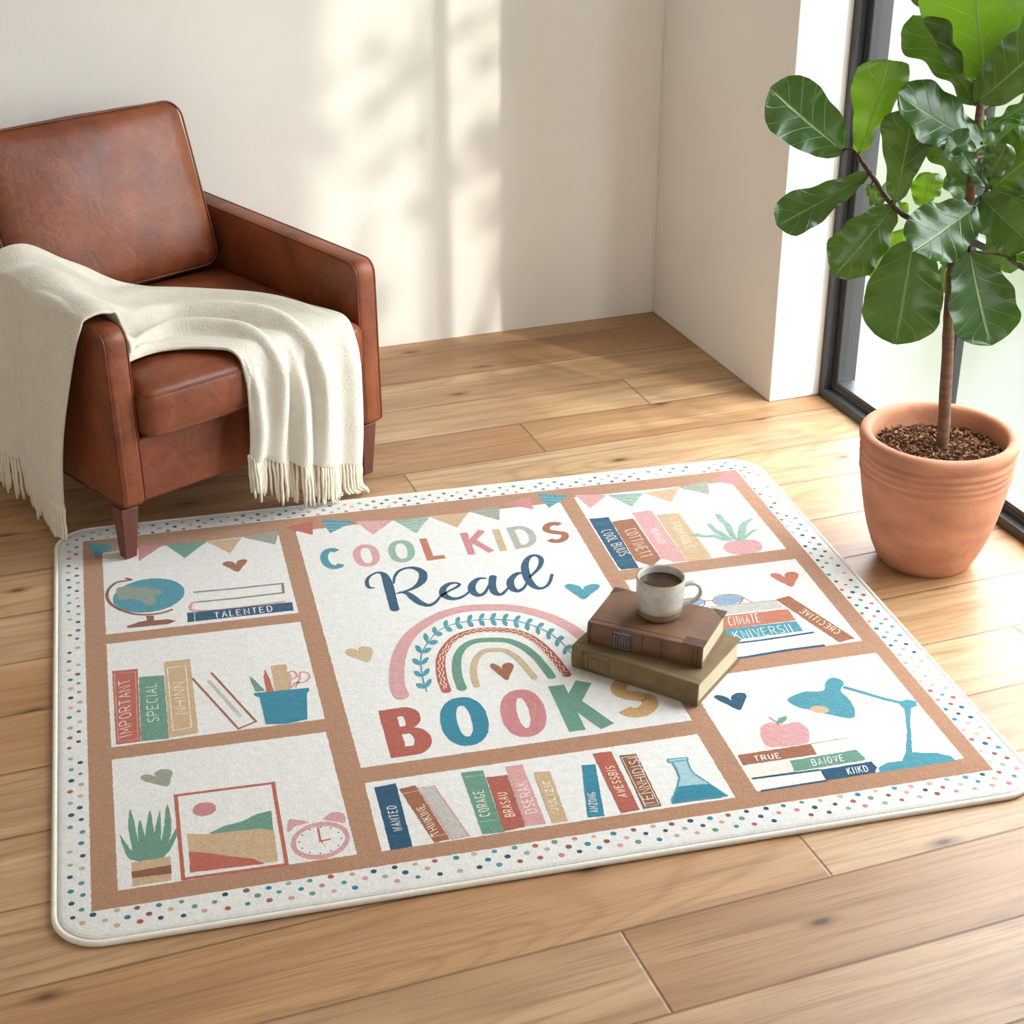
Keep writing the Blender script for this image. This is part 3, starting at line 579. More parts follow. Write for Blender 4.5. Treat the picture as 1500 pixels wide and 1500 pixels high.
('L','teal',3.3,0,0,[(998.9,159.7),(998.5,130.9),(995.7,107.6),(977.3,73.6),(962.8,52),(961.6,43.1),(1057.8,41),(1038,84.2),(1024.5,113.5),(1022.7,127.2),(1025.8,156.6)]),
('P','lteal',0,[(993.3,164.7),(1028.3,162.3),(1027.8,154.8),(992.5,156.8)]),
('L','teal',2.7,0,1,[(993.3,164.7),(1028.3,162.3),(1027.8,154.8),(992.3,156)]),
('P','pink',0,[(1121.3,1216.2),(1195.7,1197.8),(1136.8,1140.1)]),
('P','lgreen',0,[(1195.7,1197.8),(1280.8,1187.6),(1232.7,1123.8)]),
('P','tan',0,[(1280.8,1187.6),(1372.2,1194.4),(1329,1124.6)]),
('P','sage',0,[(1366.8,1195),(1450.8,1214.8),(1428.9,1142.2)]),
('P','rose',0,[(1455.3,1211.2),(1527.8,1258.2),(1518.7,1166.3)]),
('L','lgray',1.2,0,0,[(1379.8,1191.8),(1444.7,1193.4)]),
('L','lgray',1.2,0,0,[(1393.6,1174.6),(1439.4,1175.8)]),
('L','cream',1,1,0,[(1207.9,1181.1),(1223,1174.3),(1237.5,1176.8),(1252,1167.9),(1266.6,1170.4)]),
('L','cream',1,1,0,[(1215,1164.1),(1218.6,1160.2),(1233.1,1162.7),(1247.5,1153.9),(1257.6,1157.4)]),
('L','cream',1,1,0,[(1222.1,1147.3),(1214.2,1146.3),(1228.7,1148.7),(1243,1139.9),(1248.6,1144.5)]),
('P','navy',0,[(1118.9,1090.3),(1165,1087.6),(1159.2,842.9),(1120.2,844.8),(1116.9,856.6)]),
('T','cream','COOL BUUS',1.8,[(1127,1025.7),(1134.6,901.2),(1152.7,1032)]),
('L','teal',1.1,0,0,[(1117.1,1064.9),(1163.7,1064.8)]),
('L','teal',1.1,0,0,[(1116.9,1056.4),(1163.5,1056.3)]),
('L','teal',1.1,0,0,[(1119.6,883.9),(1160.9,882.8)]),
('L','teal',1.1,0,0,[(1119.7,876),(1160.9,875)]),
('P','brown',0,[(1165.9,1064.3),(1218.1,1067.3),(1217.9,870.7),(1189.1,842),(1161.5,874.8)]),
('T','cream','COTTIMETT',1.7,[(1180.2,1016),(1176.3,881),(1209,1023)]),
('P','pink',0,[(1222.6,1095.3),(1270,1096.8),(1267.9,847.2),(1242.5,848.3),(1219.4,870.3)]),
('T','white','HUMANN',1.5,[(1236.1,1009.2),(1233.7,937.1),(1257.7,1008.9)]),
('L','rose',1.5,0,0,[(1268.7,1094.9),(1267.9,847.2)]),
('P','tan',0,[(1273.6,1071.7),(1327.2,1069.4),(1327.6,846.9),(1269.6,842.9)]),
('T','cream','HUMANLE',1.6,[(1292.8,1023.6),(1285.4,897.2),(1315.2,1025.2)]),
('P','pink',1,[(1367.6,887),(1384.3,906.7),(1422.4,911),(1448.5,901.1),(1454.8,879),(1443.5,854.8),(1420.7,847.1),(1385.5,849.1),(1367.6,866.9)]),
('P','lgreen',1,[(1314,955),(1332.3,964.4),(1347.2,950.3),(1369.8,948.2),(1383.4,931),(1399.9,913.1),(1378,916.5),(1365.1,935.5),(1343.8,940.8),(1327.1,949.7)]),
('P','lgreen',1,[(1372.6,1001.8),(1381.8,994.5),(1382.3,973.1),(1391.7,953.2),(1401.1,916.2),(1387.1,923.1),(1377.1,949.9),(1371.6,975.8)]),
('P','lgreen',1,[(1406.8,1043.9),(1417.6,1036.1),(1417,1007.3),(1422,984.6),(1415.9,950.7),(1410.6,910.5),(1402,922.9),(1402.5,950.6),(1406.9,984.7),(1404.3,1014)]),
('P','lgreen',1,[(1485.9,1004.7),(1460.4,978.6),(1446,950.3),(1423.9,910.6),(1410.6,910.5),(1432.8,964.2),(1453.4,991.1)]),
('P','lgreen',1,[(1491.9,942.5),(1473.4,947.1),(1450.5,931.7),(1426.5,908.6),(1418.2,908.6),(1437.1,931.6),(1464.7,950.6)]),
('P','brick',1,[(1447.4,730.3),(1444.4,741.9),(1437.3,749.6),(1427.8,751.7),(1420.4,744.1),(1422.3,731),(1432.9,709.9),(1446,687.3),(1463.4,707.5),(1477.6,726.7),(1480.8,739.4),(1472.3,748.2),(1460.7,747.8),(1451.7,741.3)]),
('E','lblue',[(1296.6,668.3),(1326.7,665.7),(1290.3,647.7)]),
('E','lblue',[(1220.2,677.5),(1246.3,674),(1215.3,659.6)]),
('L','brown',3,1,0,[(1262.9,671.8),(1281.6,688.5),(1309.6,689.4),(1329.5,672.8),(1314.4,649.4),(1285.4,645.1),(1267.2,656.3),(1262.9,671.8),(1249.2,675.2),(1237.6,656.9),(1213,657.3),(1194.3,674.3),(1205,690.9),(1230.1,691.5),(1249.2,675.2)]),
('L','brown',3,0,0,[(1329.5,672.8),(1341.3,647.6)]),
('P','lgray',0,[(1250.3,650.9),(1392.5,643.6),(1396.3,610.1),(1255.6,611.8)]),
('L','sage',2.7,0,0,[(1240.3,650.6),(1392.5,643.6)]),
('P','brick',0,[(1225.5,609.9),(1402.2,603.9),(1400.7,557.4),(1230.9,558.1)]),
('T','white','CNMATE',1.8,[(1261.5,568.8),(1329.5,567.6),(1269.8,603.7)]),
('P','teal',0,[(1207.2,559.5),(1400.6,554.6),(1398.6,514.9),(1215.1,515.5)]),
('T','white','KNIVERSII',1.8,[(1256,516),(1379.8,516.8),(1258.1,546.9)]),
('L','navy',6,0,0,[(1196.6,504.2),(1305.8,501.9),(1417.7,504.7)]),
('L','navy',7.5,1,0,[(1216,454.4),(1247.3,450.1),(1334.6,454.4),(1418.4,453.8)]),
('P','cream',0,[(1254.8,494.2),(1418.8,493.6),(1415.8,458.8),(1245.4,457.4)]),
('P','brown',0,[(1392.3,645.6),(1425.6,653),(1487.4,463.3),(1450.5,457.3)]),
('T','cream','CRECITIVE',1.8,[(1457,486),(1419.3,587.3),(1473,496.5)]),
('P','navy',1,[(1169.3,315.8),(1165.2,326),(1157.7,334),(1148.4,337.8),(1142,333.1),(1145.2,321.8),(1157.6,301.8),(1172.6,280.1),(1188.4,300),(1201,318.6),(1202.9,329.6),(1193.2,335.3),(1181.3,332.7),(1172.7,325.6)]),
('P','teal',1,[(1271.5,290.5),(1307.7,308.7),(1348.9,304.4),(1364.8,329.8),(1384.7,341.9),(1398,330.1),(1395.5,313.8),(1381.4,296.3),(1384.8,266.6),(1380.5,231.1),(1364.2,205.7),(1335.8,220.7),(1300.9,248.4),(1281.5,263.7)]),
('E','tan',[(1317.2,246.8),(1332.6,239),(1323.6,257.3)]),
('L','teal',9.75,0,0,[(1390.8,306.6),(1412.9,286.1),(1445.7,253.2),(1475.1,229.6)]),
('P','teal',0,[(1475.8,235.9),(1489.4,239.1),(1503.7,229),(1497.8,214.2),(1483.1,209.8),(1461.4,167.6),(1422.8,82),(1434.9,76.8),(1463.5,69.7),(1483.2,54.5),(1486.6,39.1),(1389.1,39.3),(1339.8,39.4),(1344.4,54),(1364.7,63.4),(1393.5,62.1),(1409.8,81.5),(1441.5,141.5),(1469.9,209.1),(1468.4,225.6)]),
('P','pink',1,[(1183.4,205.3),(1195.5,223.9),(1213.6,228.8),(1232.2,218),(1260.4,218.8),(1270.8,197.6),(1265.2,173.6),(1247.9,151.3),(1184.1,155.9),(1177.9,179.9)]),
('L','dbrown',3,1,0,[(1216.5,245.4),(1224.1,226.2),(1224.1,218.4)]),
('P','green',0,[(1222.2,225.1),(1232.8,239.8),(1251.2,241.6),(1243.8,229.2),(1231,220.6)]),
('P','brown',0,[(1118.1,147.7),(1258.2,148.8),(1255.4,116),(1115.8,116.3)]),
('T','white','TRUE',2.2,[(1141.2,122.3),(1190.6,121),(1143.1,138.6)]),
('P','cream2',0,[(1260.3,148.3),(1327.5,148.3),(1324.1,117.5),(1256.3,118)]),
('L','dbrown',1.5,0,0,[(1258.2,148.8),(1328.4,150.3)]),
('P','cream2',0,[(1119,109.7),(1201.1,109.7),(1195.4,80.1),(1117.6,78)]),
('P','green',0,[(1201.1,109.7),(1328.7,112.7),(1333.7,84.2),(1329.3,79.4),(1196.6,77.6)]),
('T','white','BAIOVE',1.8,[(1234.6,85.4),(1296.3,86.1),(1238.4,104.8)]),
('L','sage',1.5,0,0,[(1118.2,77.2),(1196.6,77.6)]),
('P','navy',0,[(1243,71.9),(1339.9,73.2),(1342.4,54.5),(1332.6,41.2),(1240.1,40)]),
('T','white','KIIKD',1.8,[(1284.6,47.4),(1323.2,47),(1288,65.8)]),
('L','navy',4.8,0,0,[(1243,71.9),(1116.9,76.1)]),
('L','navy',4.8,0,0,[(1240.1,40),(1118.9,39.4)])]
LEAVES = [((1921,2616,1032),(1827,2610,1317),99,1,0.15),((1912,2622,983),(1792,2686,1149),56,0,-0.7),((1736,2789,870),(1594,2856,994),66,0,0.3),((1731,2730,879),(1730,2657,1076),59,1,0.5),((1790,2675,790),(1785,2641,980),55,1,0.1),((1762,2733,838),(1586,2775,738),48,0,0.4),((1805,2701,776),(1690,2711,641),54,1,-0.3),((1863,2721,727),(1820,2789,604),33,1,0.8),((1819,2641,724),(1776,2598,523),79,1,0.1),((1885,2543,811),(1730,2508,749),62,0,0.2),((1901,2568,715),(1924,2490,540),67,0,-0.2),((1917,2582,816),(1951,2445,752),48,0,0.3),((1961,2623,742),(2031,2597,643),30,0,0.7),((1914,2583,917),(1749,2643,1016),67,0,0.75),((1918,2618,820),(1822,2664,954),47,0,-0.6),((1922,2565,836),(1831,2583,946),34,0,0.5),((1874,2700,765),(1872,2689,841),32,1,0.3),((1894,2598,994),(1971,2505,1128),57,1,0.3),((1942,2637,926),(2043,2600,991),32,0,0.7),((1962,2648,879),(2067,2633,946),42,0,0.3),((1950,2595,823),(2030,2536,928),64,1,0.1),((1928,2574,849),(1934,2544,925),30,1,0.3),((1975,2601,811),(2039,2529,853),28,0,0.6),((1929,2684,663),(1943,2699,577),20,1,0.4),((1792,2773,805),(1826,2785,753),20,1,0.5),((2023,2603,676),(2080,2499,679),31,1,0.6),((1954,2654,960),(1939,2652,885),21,1,0.3),((1953,2654,1022),(2066,2608,1197),83,1,0.3),((1946,2659,992),(1916,2768,1104),32,1,0.2),((1980,2671,866),(2154,2618,766),53,0,0.4),((1976,2675,960),(2025,2713,1068),37,1,0.4),((1977,2649,747),(1947,2721,829),33,0,0.3),((1951,2668,670),(2046,2673,558),33,1,0.5),((1985,2693,1009),(2009,2750,1230),78,1,0.4),((1862,2721,736),(1831,2781,799),20,0,0.5),((2011,2673,800),(2152,2545,744),59,1,0.2),((1967,2681,1039),(1885,2841,1224),49,1,0.5)]
TRUNK = [(1930, 2609, 240), (1925, 2613, 352), (1918, 2618, 473), (1912, 2623, 576), (1908, 2626, 662), (1910, 2624, 747), (1921, 2616, 806), (1919, 2618, 871), (1919, 2617, 938), (1919, 2618, 1003), (1921, 2616, 1039), (1919, 2617, 1055)]
BRANCH = [[(1911, 2623, 740), (1878, 2647, 750), (1835, 2679, 752), (1800, 2705, 781), (1769, 2727, 828), (1747, 2743, 861), (1738, 2750, 879)], [(1915, 2620, 773), (1921, 2591, 790), (1937, 2592, 809), (1945, 2598, 827)], [(1908, 2625, 688), (1908, 2588, 705), (1902, 2567, 720)]]
# ------------------------------------------------------------------ rug
O = Vector((.06428, 2.05751, 0)); RA = math.radians(-6.3165)
rug = thing('rug', 'large cream plush rug printed with a bookcase, a rainbow and COOL KIDS Read BOOKS', 'rug', O, RA)
ZT = .0115
X0, Y0, X1, Y1, RR = -.053, -.066, 1.598, 1.316, .075
def stroke_font():
    a = lambda cx, cy, rx, ry, t0, t1, n=10: [(cx+rx*math.cos(math.radians(t0+(t1-t0)*k/n)), cy+ry*math.sin(math.radians(t0+(t1-t0)*k/n))) for k in range(n+1)]
    o = a(.5, .5, .5, .5, 0, 360, 20)
    return dict(A=[[(0, 0), (.5, 1), (1, 0)], [(.2, .36), (.8, .36)]],
        B=[[(0, 0), (0, 1), (.55, 1)]+a(.55, .76, .35, .24, 90, -90, 6)+[(0, .52)], [(.5, .52)]+a(.55, .26, .42, .26, 90, -90, 6)+[(0, 0)]],
        C=[a(.52, .5, .5, .5, 48, 312, 14)], D=[[(0, 0), (0, 1), (.4, 1)]+a(.4, .5, .58, .5, 90, -90, 10)+[(0, 0)]],
        E=[[(.9, 1), (0, 1), (0, 0), (.95, 0)], [(0, .52), (.75, .52)]], F=[[(.9, 1), (0, 1), (0, 0)], [(0, .52), (.75, .52)]],
        G=[a(.52, .5, .5, .5, 48, 340, 14)+[(.6, .42)]], H=[[(0, 0), (0, 1)], [(1, 0), (1, 1)], [(0, .5), (1, .5)]],
        I=[[(.5, 0), (.5, 1)]], J=[[(.8, 1), (.8, .3), (.6, .02), (.25, .02), (.05, .25)]], K=[[(0, 0), (0, 1)], [(.95, 1), (0, .42)], [(.32, .6), (1, 0)]],
        L=[[(0, 1), (0, 0), (.9, 0)]], M=[[(0, 0), (.05, 1), (.5, .3), (.95, 1), (1, 0)]], N=[[(0, 0), (0, 1), (1, 0), (1, 1)]], O=[o],
        P=[[(0, 0), (0, 1), (.6, 1)]+a(.6, .74, .35, .26, 90, -90, 6)+[(0, .48)]], Q=[o, [(.6, .25), (1, -.05)]],
        R=[[(0, 0), (0, 1), (.6, 1)]+a(.6, .74, .35, .26, 90, -90, 6)+[(0, .48)], [(.45, .48), (1, 0)]],
        S=[a(.5, .75, .4, .25, 30, 200, 8)+[(.3, .56), (.7, .44)]+a(.5, .26, .44, .26, 25, -155, 8)],
        T=[[(0, 1), (1, 1)], [(.5, 1), (.5, 0)]], U=[[(0, 1), (0, .35)]+a(.5, .35, .5, .35, 180, 360, 8)+[(1, 1)]], V=[[(0, 1), (.5, 0), (1, 1)]],
        W=[[(0, 1), (.25, 0), (.5, .8), (.75, 0), (1, 1)]], X=[[(0, 0), (1, 1)], [(0, 1), (1, 0)]], Y=[[(0, 1), (.5, .5), (1, 1)], [(.5, .5), (.5, 0)]],
        Z=[[(0, 1), (1, 1), (0, 0), (1, 0)]])
FONT = stroke_font(); WID = dict(I=.35, M=1.15, W=1.2, J=.8, L=.85)
rb = bmesh.new(); mats = list(PILE); level = [0]; LV = {}
def lay(p):
    # each shelf compartment keeps its own count of overlapping print layers
    if level[0] < 10: return ZT+level[0]*.000006
    x, y = p[0], p[1]; k = 0 if x < .445 else (1 if x < 1.095 else 2)
    cell = (k, sum(y > b for b in ((.42, .815), (.248,), (.425, .82))[k]))
    LV[cell] = LV.get(cell, 3)+1
    return ZT+LV[cell]*.000006
def jit(p, a=.0006): return (p[0]+random.uniform(-a, a), p[1]+random.uniform(-a, a))
def dens(pts, step=.005, closed=True):
    out = []; n = len(pts)
    for i in range(n if closed else n-1):
        a, b = Vector(pts[i]), Vector(pts[(i+1) % n]); k = max(1, int((b-a).length/step))
        out += [tuple(a.lerp(b, j/k)) for j in range(k)]
    if not closed: out.append(tuple(pts[-1]))
    return out
def face(col, pts, fuzz=True, lift=True):
    if fuzz: pts = [jit(p) for p in dens(pts)]
    z = lay(pts[0])
    ar = sum(a[0]*b[1]-b[0]*a[1] for a, b in zip(pts, pts[1:]+pts[:1]))
    if ar < 0: pts = pts[::-1]
    try: f = rb.faces.new([rb.verts.new((x, y, z)) for x, y in pts]); f.material_index = mats.index(col)
    except ValueError: pass
def strip(col, pts, wid, closed=False, lift=True):
    """a ribbon of the given full width(s) following pts"""
    n = len(pts); L = []; R = []
    z = lay(pts[0])
    for i in range(n):
        p = Vector(pts[i][:2]); a = Vector(pts[(i-1) % n if closed else max(0, i-1)][:2]); b = Vector(pts[(i+1) % n if closed else min(n-1, i+1)][:2])
        d1 = (p-a); d2 = (b-p)
        d1 = d1.normalized() if d1.length > 1e-7 else d2.normalized(); d2 = d2.normalized() if d2.length > 1e-7 else d1
        t = d1+d2
        if t.length < 1e-3: t = d1
        t.normalize(); nn = Vector((-t.y, t.x)); c = max(.45, nn.dot(Vector((-d1.y, d1.x))))
        w_ = (wid[i] if isinstance(wid, (list, tuple)) else wid)/2/c
        L.append(rb.verts.new((*jit(p+nn*w_, .0003), z))); R.append(rb.verts.new((*jit(p-nn*w_, .0003), z)))
    for i in range(n if closed else n-1):
        j = (i+1) % n
        f = rb.faces.new((R[i], R[j], L[j], L[i])); f.material_index = mats.index(col)
def disc(col, c, r, n=10): face(col, [(c[0]+r*math.cos(2*math.pi*k/n), c[1]+r*math.sin(2*math.pi*k/n)) for k in range(n)], False, False)
level[0] = 1
mm = lambda pts: [tuple(v/1000 for v in p) for p in pts]
# pile body: dome-edged slab with the off-white ground
n8 = 10
rings = [(0.0, .001), (0.0, .0065), (.003, .0098), (.008, .0112), (.015, ZT)]
prev = None
for ins, z in rings:
    ring_ = [rb.verts.new((x, y, z)) for x, y in rrect(X0+ins, Y0+ins, X1-ins, Y1-ins, RR-ins, n8)]
    if prev:
        for k in range(len(ring_)): 
            f = rb.faces.new((prev[k], prev[(k+1) % len(ring_)], ring_[(k+1) % len(ring_)], ring_[k])); f.material_index = 0
    else: rb.faces.new(ring_[::-1]).material_index = 0
    prev = ring_
rb.faces.new(prev).material_index = 0
# polka-dot border
rd = random.Random(5)
dotc = ['navy', 'navy', 'dteal', 'teal2', 'pink', 'rose', 'tan', 'dbrown', 'lgreen', 'cream', 'green', 'tan2', 'red2']
sp = .0335; rows = int((Y1-Y0)/.0165)
for j in range(rows+1):
    y = Y0+.008+j*.0165
    for i in range(int((X1-X0)/sp)+2):
        x = X0+.006+i*sp+(sp/2 if j % 2 else 0)
        if -.004 < x < 1.5406 and -.004 < y < 1.258: continue
        if not (X0+.012 < x < X1-.012 and Y0+.012 < y < Y1-.012): continue
        qx = min(x-X0, X1-x); qy = min(y-Y0, Y1-y)
        if qx < RR and qy < RR and math.hypot(RR-qx, RR-qy) > RR-.012: continue
        disc(rd.choice(dotc), (x+rd.uniform(-.002, .002), y+rd.uniform(-.002, .002)), rd.uniform(.0043, .0056), 9)
# painted bookcase
level[0] = 1
W_, H_ = 1.5366, 1.2539
face('frame', [(0, 0), (W_, 0), (W_, H_), (0, H_)])
level[0] = 2
for q in [[(.041, .836), (.425, .829), (.425, 1.19), (.041, 1.19)], [(.041, .438), (.424, .436), (.424, .793), (.041, .799)], [(.041, .04), (.420, .038), (.420, .394), (.041, .400)],
          [(.464, .270), (1.076, .270), (1.078, 1.186), (.464, 1.189)], [(.460, .036), (1.070, .033), (1.071, .226), (.463, .225)],
          [(1.114, .842), (1.500, .848), (1.501, 1.196), (1.116, 1.204)], [(1.113, .450), (1.498, .452), (1.501, .800), (1.113, .798)], [(1.112, .040), (1.503, .043), (1.505, .404), (1.112, .402)]]:
    face('white', q, True, False)
def big_glyph(col, ch, wd, p0, p1, p2):
    # bold letters with counters: an outline, with the cream ground showing inside
    a, ux, uy = Vector(p0), Vector(p1)-Vector(p0), Vector(p2)-Vector(p0); wx = wd/ux.length; wy = wd/uy.length*.92
    def put(c, pts): face(c, [tuple(a+ux*x+uy*y) for x, y in pts])
    def oval(cx, cy, rx, ry, e=2.25, t0=0, t1=360, n=32):
        f = lambda v: math.copysign(abs(v)**(2/e), v)
        return [(cx+rx*f(math.cos(math.radians(t0+(t1-t0)*k/n))), cy+ry*f(math.sin(math.radians(t0+(t1-t0)*k/n)))) for k in range(n+(t1-t0 < 360))]
    if ch == 'O':
        put(col, oval(.5, .5, .5, .52)); put('white', oval(.5, .5, .5-wx, .52-wy))
    elif ch == 'D':
        put(col, [(0, 0), (0, 1)][::-1]+[(0, 0)][:0]+oval(.42, .5, .58, .5, 2.1, -90, 90, 16))
        put('white', [(wx, 1-wy), (wx, wy)]+oval(.42, .5, .58-wx, .5-wy, 2.1, -90, 90, 16))
    elif ch == 'B':
        put(col, [(0, 1), (0, 0)]+oval(.55, .28, .45, .28, 2.2, -90, 75, 12)+oval(.53, .77, .38, .23, 2.2, -60, 90, 12))
        put('white', [(wx, .44), (wx, wy)]+oval(.52, (.44+wy)/2, .48-wx, (.44-wy)/2, 2.2, -90, 90, 12))
        put('white', [(wx, 1-wy), (wx, .60)]+oval(.50, (.60+1-wy)/2, .42-wx, (1-wy-.60)/2, 2.2, -90, 90, 12))
def glyph(col, ch, wd, p0, p1, p2, wfac=1.0):
    if wd > .01 and ch in 'OBD': return big_glyph(col, ch, wd, p0, p1, p2)

    p0, p1, p2 = (Vector(p) for p in (p0, p1, p2)); ux = p1-p0; uy = p2-p0
    ins = wd/2; lx = max(1e-6, ux.length); ly = max(1e-6, uy.length)
    for s in FONT[ch]:
        pts = []
        if wd > .01 and ch in 'SC': s = cr(s, 4)
        for x, y in s:
            X = ins/lx+x*(1-2*ins/lx); Y = ins/ly+y*(1-2*ins/ly)
            if len(FONT[ch]) and ch in 'IKLABDTENKMRHPF' and y in (0, 1) : Y = y if (ch in 'IK' or (ch == 'L' and y == 1)) else Y
            pts.append(tuple(p0+ux*X+uy*Y))
        closed = ch in 'OQ' and len(s) > 12
        if closed: pts = pts[:-1]
        strip(col, pts, wd, closed, False)
def text(col, s, wd, p0, p1, p2):
    p0, p1, p2 = (Vector(p) for p in (p0, p1, p2)); tot = sum(.55 if c == ' ' else WID.get(c, 1)+.32 for c in s)-.32
    ux = (p1-p0)/tot; up_ = p2-p0; x = 0
    for c in s:
        if c == ' ': x += .55; continue
        w_ = WID.get(c, 1)
        a = p0+ux*x; glyph(col, c, wd, a, a+ux*w_, a+up_); x += w_+.32
level[0] = 10
for it in ART:
    k, col = it[0], it[1]
    if k == 'P': 
        pts = mm(it[3]); pts = cr(pts, 5, True) if it[2] else pts; face(col, pts)
    elif k == 'L':
        _, _, wd, sm, cl, pts = it; pts = mm(pts)
        if sm and len(pts) > 2: pts = cr(pts, 5)
        strip(col, dens(pts, .006, bool(cl)), wd/1000, bool(cl))
    elif k == 'V':
        fat = 1.28 if col == 'navy' else 1.0; pts = cr([(a/1000, b/1000, c*fat/1000) for a, b, c in it[2]], 6)
        strip(col, pts, [p[2] for p in pts])
        if it[2][0][2] < 20:
            for e_ in (pts[0], pts[-1]): disc(col, e_, e_[2]/2, 12)
        else: disc(col, pts[0], pts[0][2]/2, 16)
    elif k == 'T': text(col, it[2], it[3]/1000, *mm(it[4]))
    elif k == 'G': glyph(col, it[2], it[3]/1000, *mm(it[4]))
    elif k == 'E':
        c, a, b = (Vector(p) for p in mm(it[2])); a -= c; b -= c
        face(col, [tuple(c+a*math.cos(2*math.pi*q/28)+b*math.sin(2*math.pi*q/28)) for q in range(28)], (a.length > .008))
pile = obj('pile', rb, [PILE[k] for k in mats], rug, smooth=False)
bm = bmesh.new(); q = rrect(X0-.0035, Y0-.0035, X1+.0035, Y1+.0035, RR+.0035, 12)
tube(bm, [(x, y, .0052) for x, y in q], .0052, 10, closed=True)
obj('edge_piping', bm, BINDING, rug)

# ------------------------------------------------------------------ armchair
CH = thing('armchair', 'brown leather track-arm armchair with tapered dark wooden legs by the back wall', 'armchair', (.285, 3.173, 0), math.radians(22.813))
def arm_outline(n=5):
    # side profile (d, z): vertical front, gently rising top, rounded corners
    pts = []
    def corner(cx, cz, r, a0, a1):
        for k in range(n+1):
            t = math.radians(a0+(a1-a0)*k/n); pts.append((cx+r*math.cos(t), cz+r*math.sin(t)))
    corner(.018, .145, .016, 270, 180); corner(.040, .500, .032, 180, 90); corner(.72, .528, .02, 90, 0); corner(.725, .145, .015, 0, -90)
    return pts
def arm(x0, x1):
    bm = bmesh.new(); P = arm_outline(); r = .010
    secs = [(x0, r), (x0+.003, .003), (x0+r, 0), (x1-r, 0), (x1-.003, .003), (x1, r)]
    rings = []
    cx, cz = .37, .33
    for x, ins in secs:
        ring_ = []
        for d, z in P:
            s = 1-ins/.36; ring_.append(bm.verts.new((x, cx+(d-cx)*s, cz+(z-cz)*(1-ins/.2))))
        rings.append(ring_)
    n = len(P)
    for A, B in zip(rings, rings[1:]):
        for k in range(n): bm.faces.new((A[k], A[(k+1) % n], B[(k+1) % n], B[k]))
    bm.faces.new(rings[0]); bm.faces.new(rings[-1][::-1])
    bmesh.ops.recalc_face_normals(bm, faces=bm.faces[:])
    a = obj('armrest', bm, LEATHER, CH)
    for x, sgn in ((x0+.002, -1), (x1-.002, 1)):
        bm = bmesh.new(); Q = [(x, cx+(d-cx)*(1-.003/.36), cz+(z-cz)*(1-.003/.2)) for d, z in P]
        tube(bm, Q, .0024, 6, closed=True); obj('piping', bm, PIPING, a)
    # stitch row just inside the front edges
    for x in (x0+.011, x1-.011):
        bm = bmesh.new(); z = .15
        while z < .49: tube(bm, [(x, .0006, z), (x, .0006, z+.004)], .0006, 4); z += .0062
        obj('stitching', bm, THREAD, a)
    return a
arm(.006, .062); arm(.656, .712)
boxes('base_frame', [((.058, .014, .130), (.660, .70, .278))], LEATHER, CH); bev(CH.children[-1], .008, 3)
# seat cushion, slightly domed
seat = obj('seat_cushion', cushion((.588, .60, .118), .026, (.004, .010, .014), 16, .002), LEATHER, CH); seat.location = (.359, .275, .340)
def seam(name, par, hx, hy, r, z, rad=.0024, puff=.010):
    bm = bmesh.new(); q = rrect(-hx, -hy, hx, hy, r, 6); out = []
    for x, y in dens([p for p in q], .03):
        k = puff*(1-(x/hx)**2)*(1 if y > 0 else -1) if abs(y) > hy*.97 else 0
        out.append((x, y+k, z))
    tube(bm, out, rad, 6, closed=True); return obj(name, bm, PIPING, par)
seam('piping', seat, .2935, .2985, .028, .042, .0026, .0052); seam('piping', seat, .2885, .2940, .024, -.050, .0026, .003)
for z, y0_, pf in ((.036, -.3002, .0064), (-.0435, -.2986, .0046)):
    bm = bmesh.new(); x = -.27
    while x < .27:
        y = y0_-pf*(1-(x/.294)**2)
        tube(bm, [(x, y, z), (x+.004, y, z)], .0007, 4); x += .0065
    obj('stitching', bm, THREAD, seat)
# leaning back: shell and cushion
LEAN = math.atan(.15/.40)
bk = obj('back_cushion', cushion((.545, .13, .405), .034, (.002, .024, .006), 16, .004), LEATHER, CH)
bk.location = (.352, .632, .597); bk.rotation_euler = (-LEAN*.93, 0, 0)
for yy in (-.052, ):
    bm = bmesh.new(); q = rrect(-.2715, -.2015, .2715, .2015, .045, 6)
    tube(bm, [(x, yy, z) for x, z in q], .0024, 6, closed=True); obj('piping', bm, PIPING, bk)
sh = obj('back_shell', cushion((.588, .085, .50), .030, (0, .0, .0), 8), LEATHER, CH)
sh.location = (.359, .700, .533); sh.rotation_euler = (-LEAN*.62, 0, 0)
def leg(x, y, sx, sy, z0=0):
    bm = bmesh.new(); z1 = .132; a = .021; b = .0135
    vs = []
    for z, h in ((z0, b), (z1, a)):
        ox = sx*(a-b)*.9 if z == z0 else 0; oy = sy*(a-b)*.9 if z == z0 else 0
        vs.append([bm.verts.new((x+ox+i*h, y+oy+j*h, z)) for i, j in ((-1, -1), (1, -1), (1, 1), (-1, 1))])
    for k in range(4): bm.faces.new((vs[0][k], vs[0][(k+1) % 4], vs[1][(k+1) % 4], vs[1][k]))
    bm.faces.new(vs[0][::-1]); bm.faces.new(vs[1])
    return bev(obj('leg', bm, LEGWOOD, CH), .0018, 2)
leg(.020, .026, -1, -.3, .0125); leg(.672, .026, -.6, -.3); leg(.03, .71, 0, .5); leg(.68, .71, 0, .5)

# ------------------------------------------------------------------ throw blanket over the left arm and the seat
THROW = thing('throw_blanket', 'cream fringed wool throw draped over the left arm and seat of the armchair', 'blanket', (.285, 3.173, 0), math.radians(22.813))
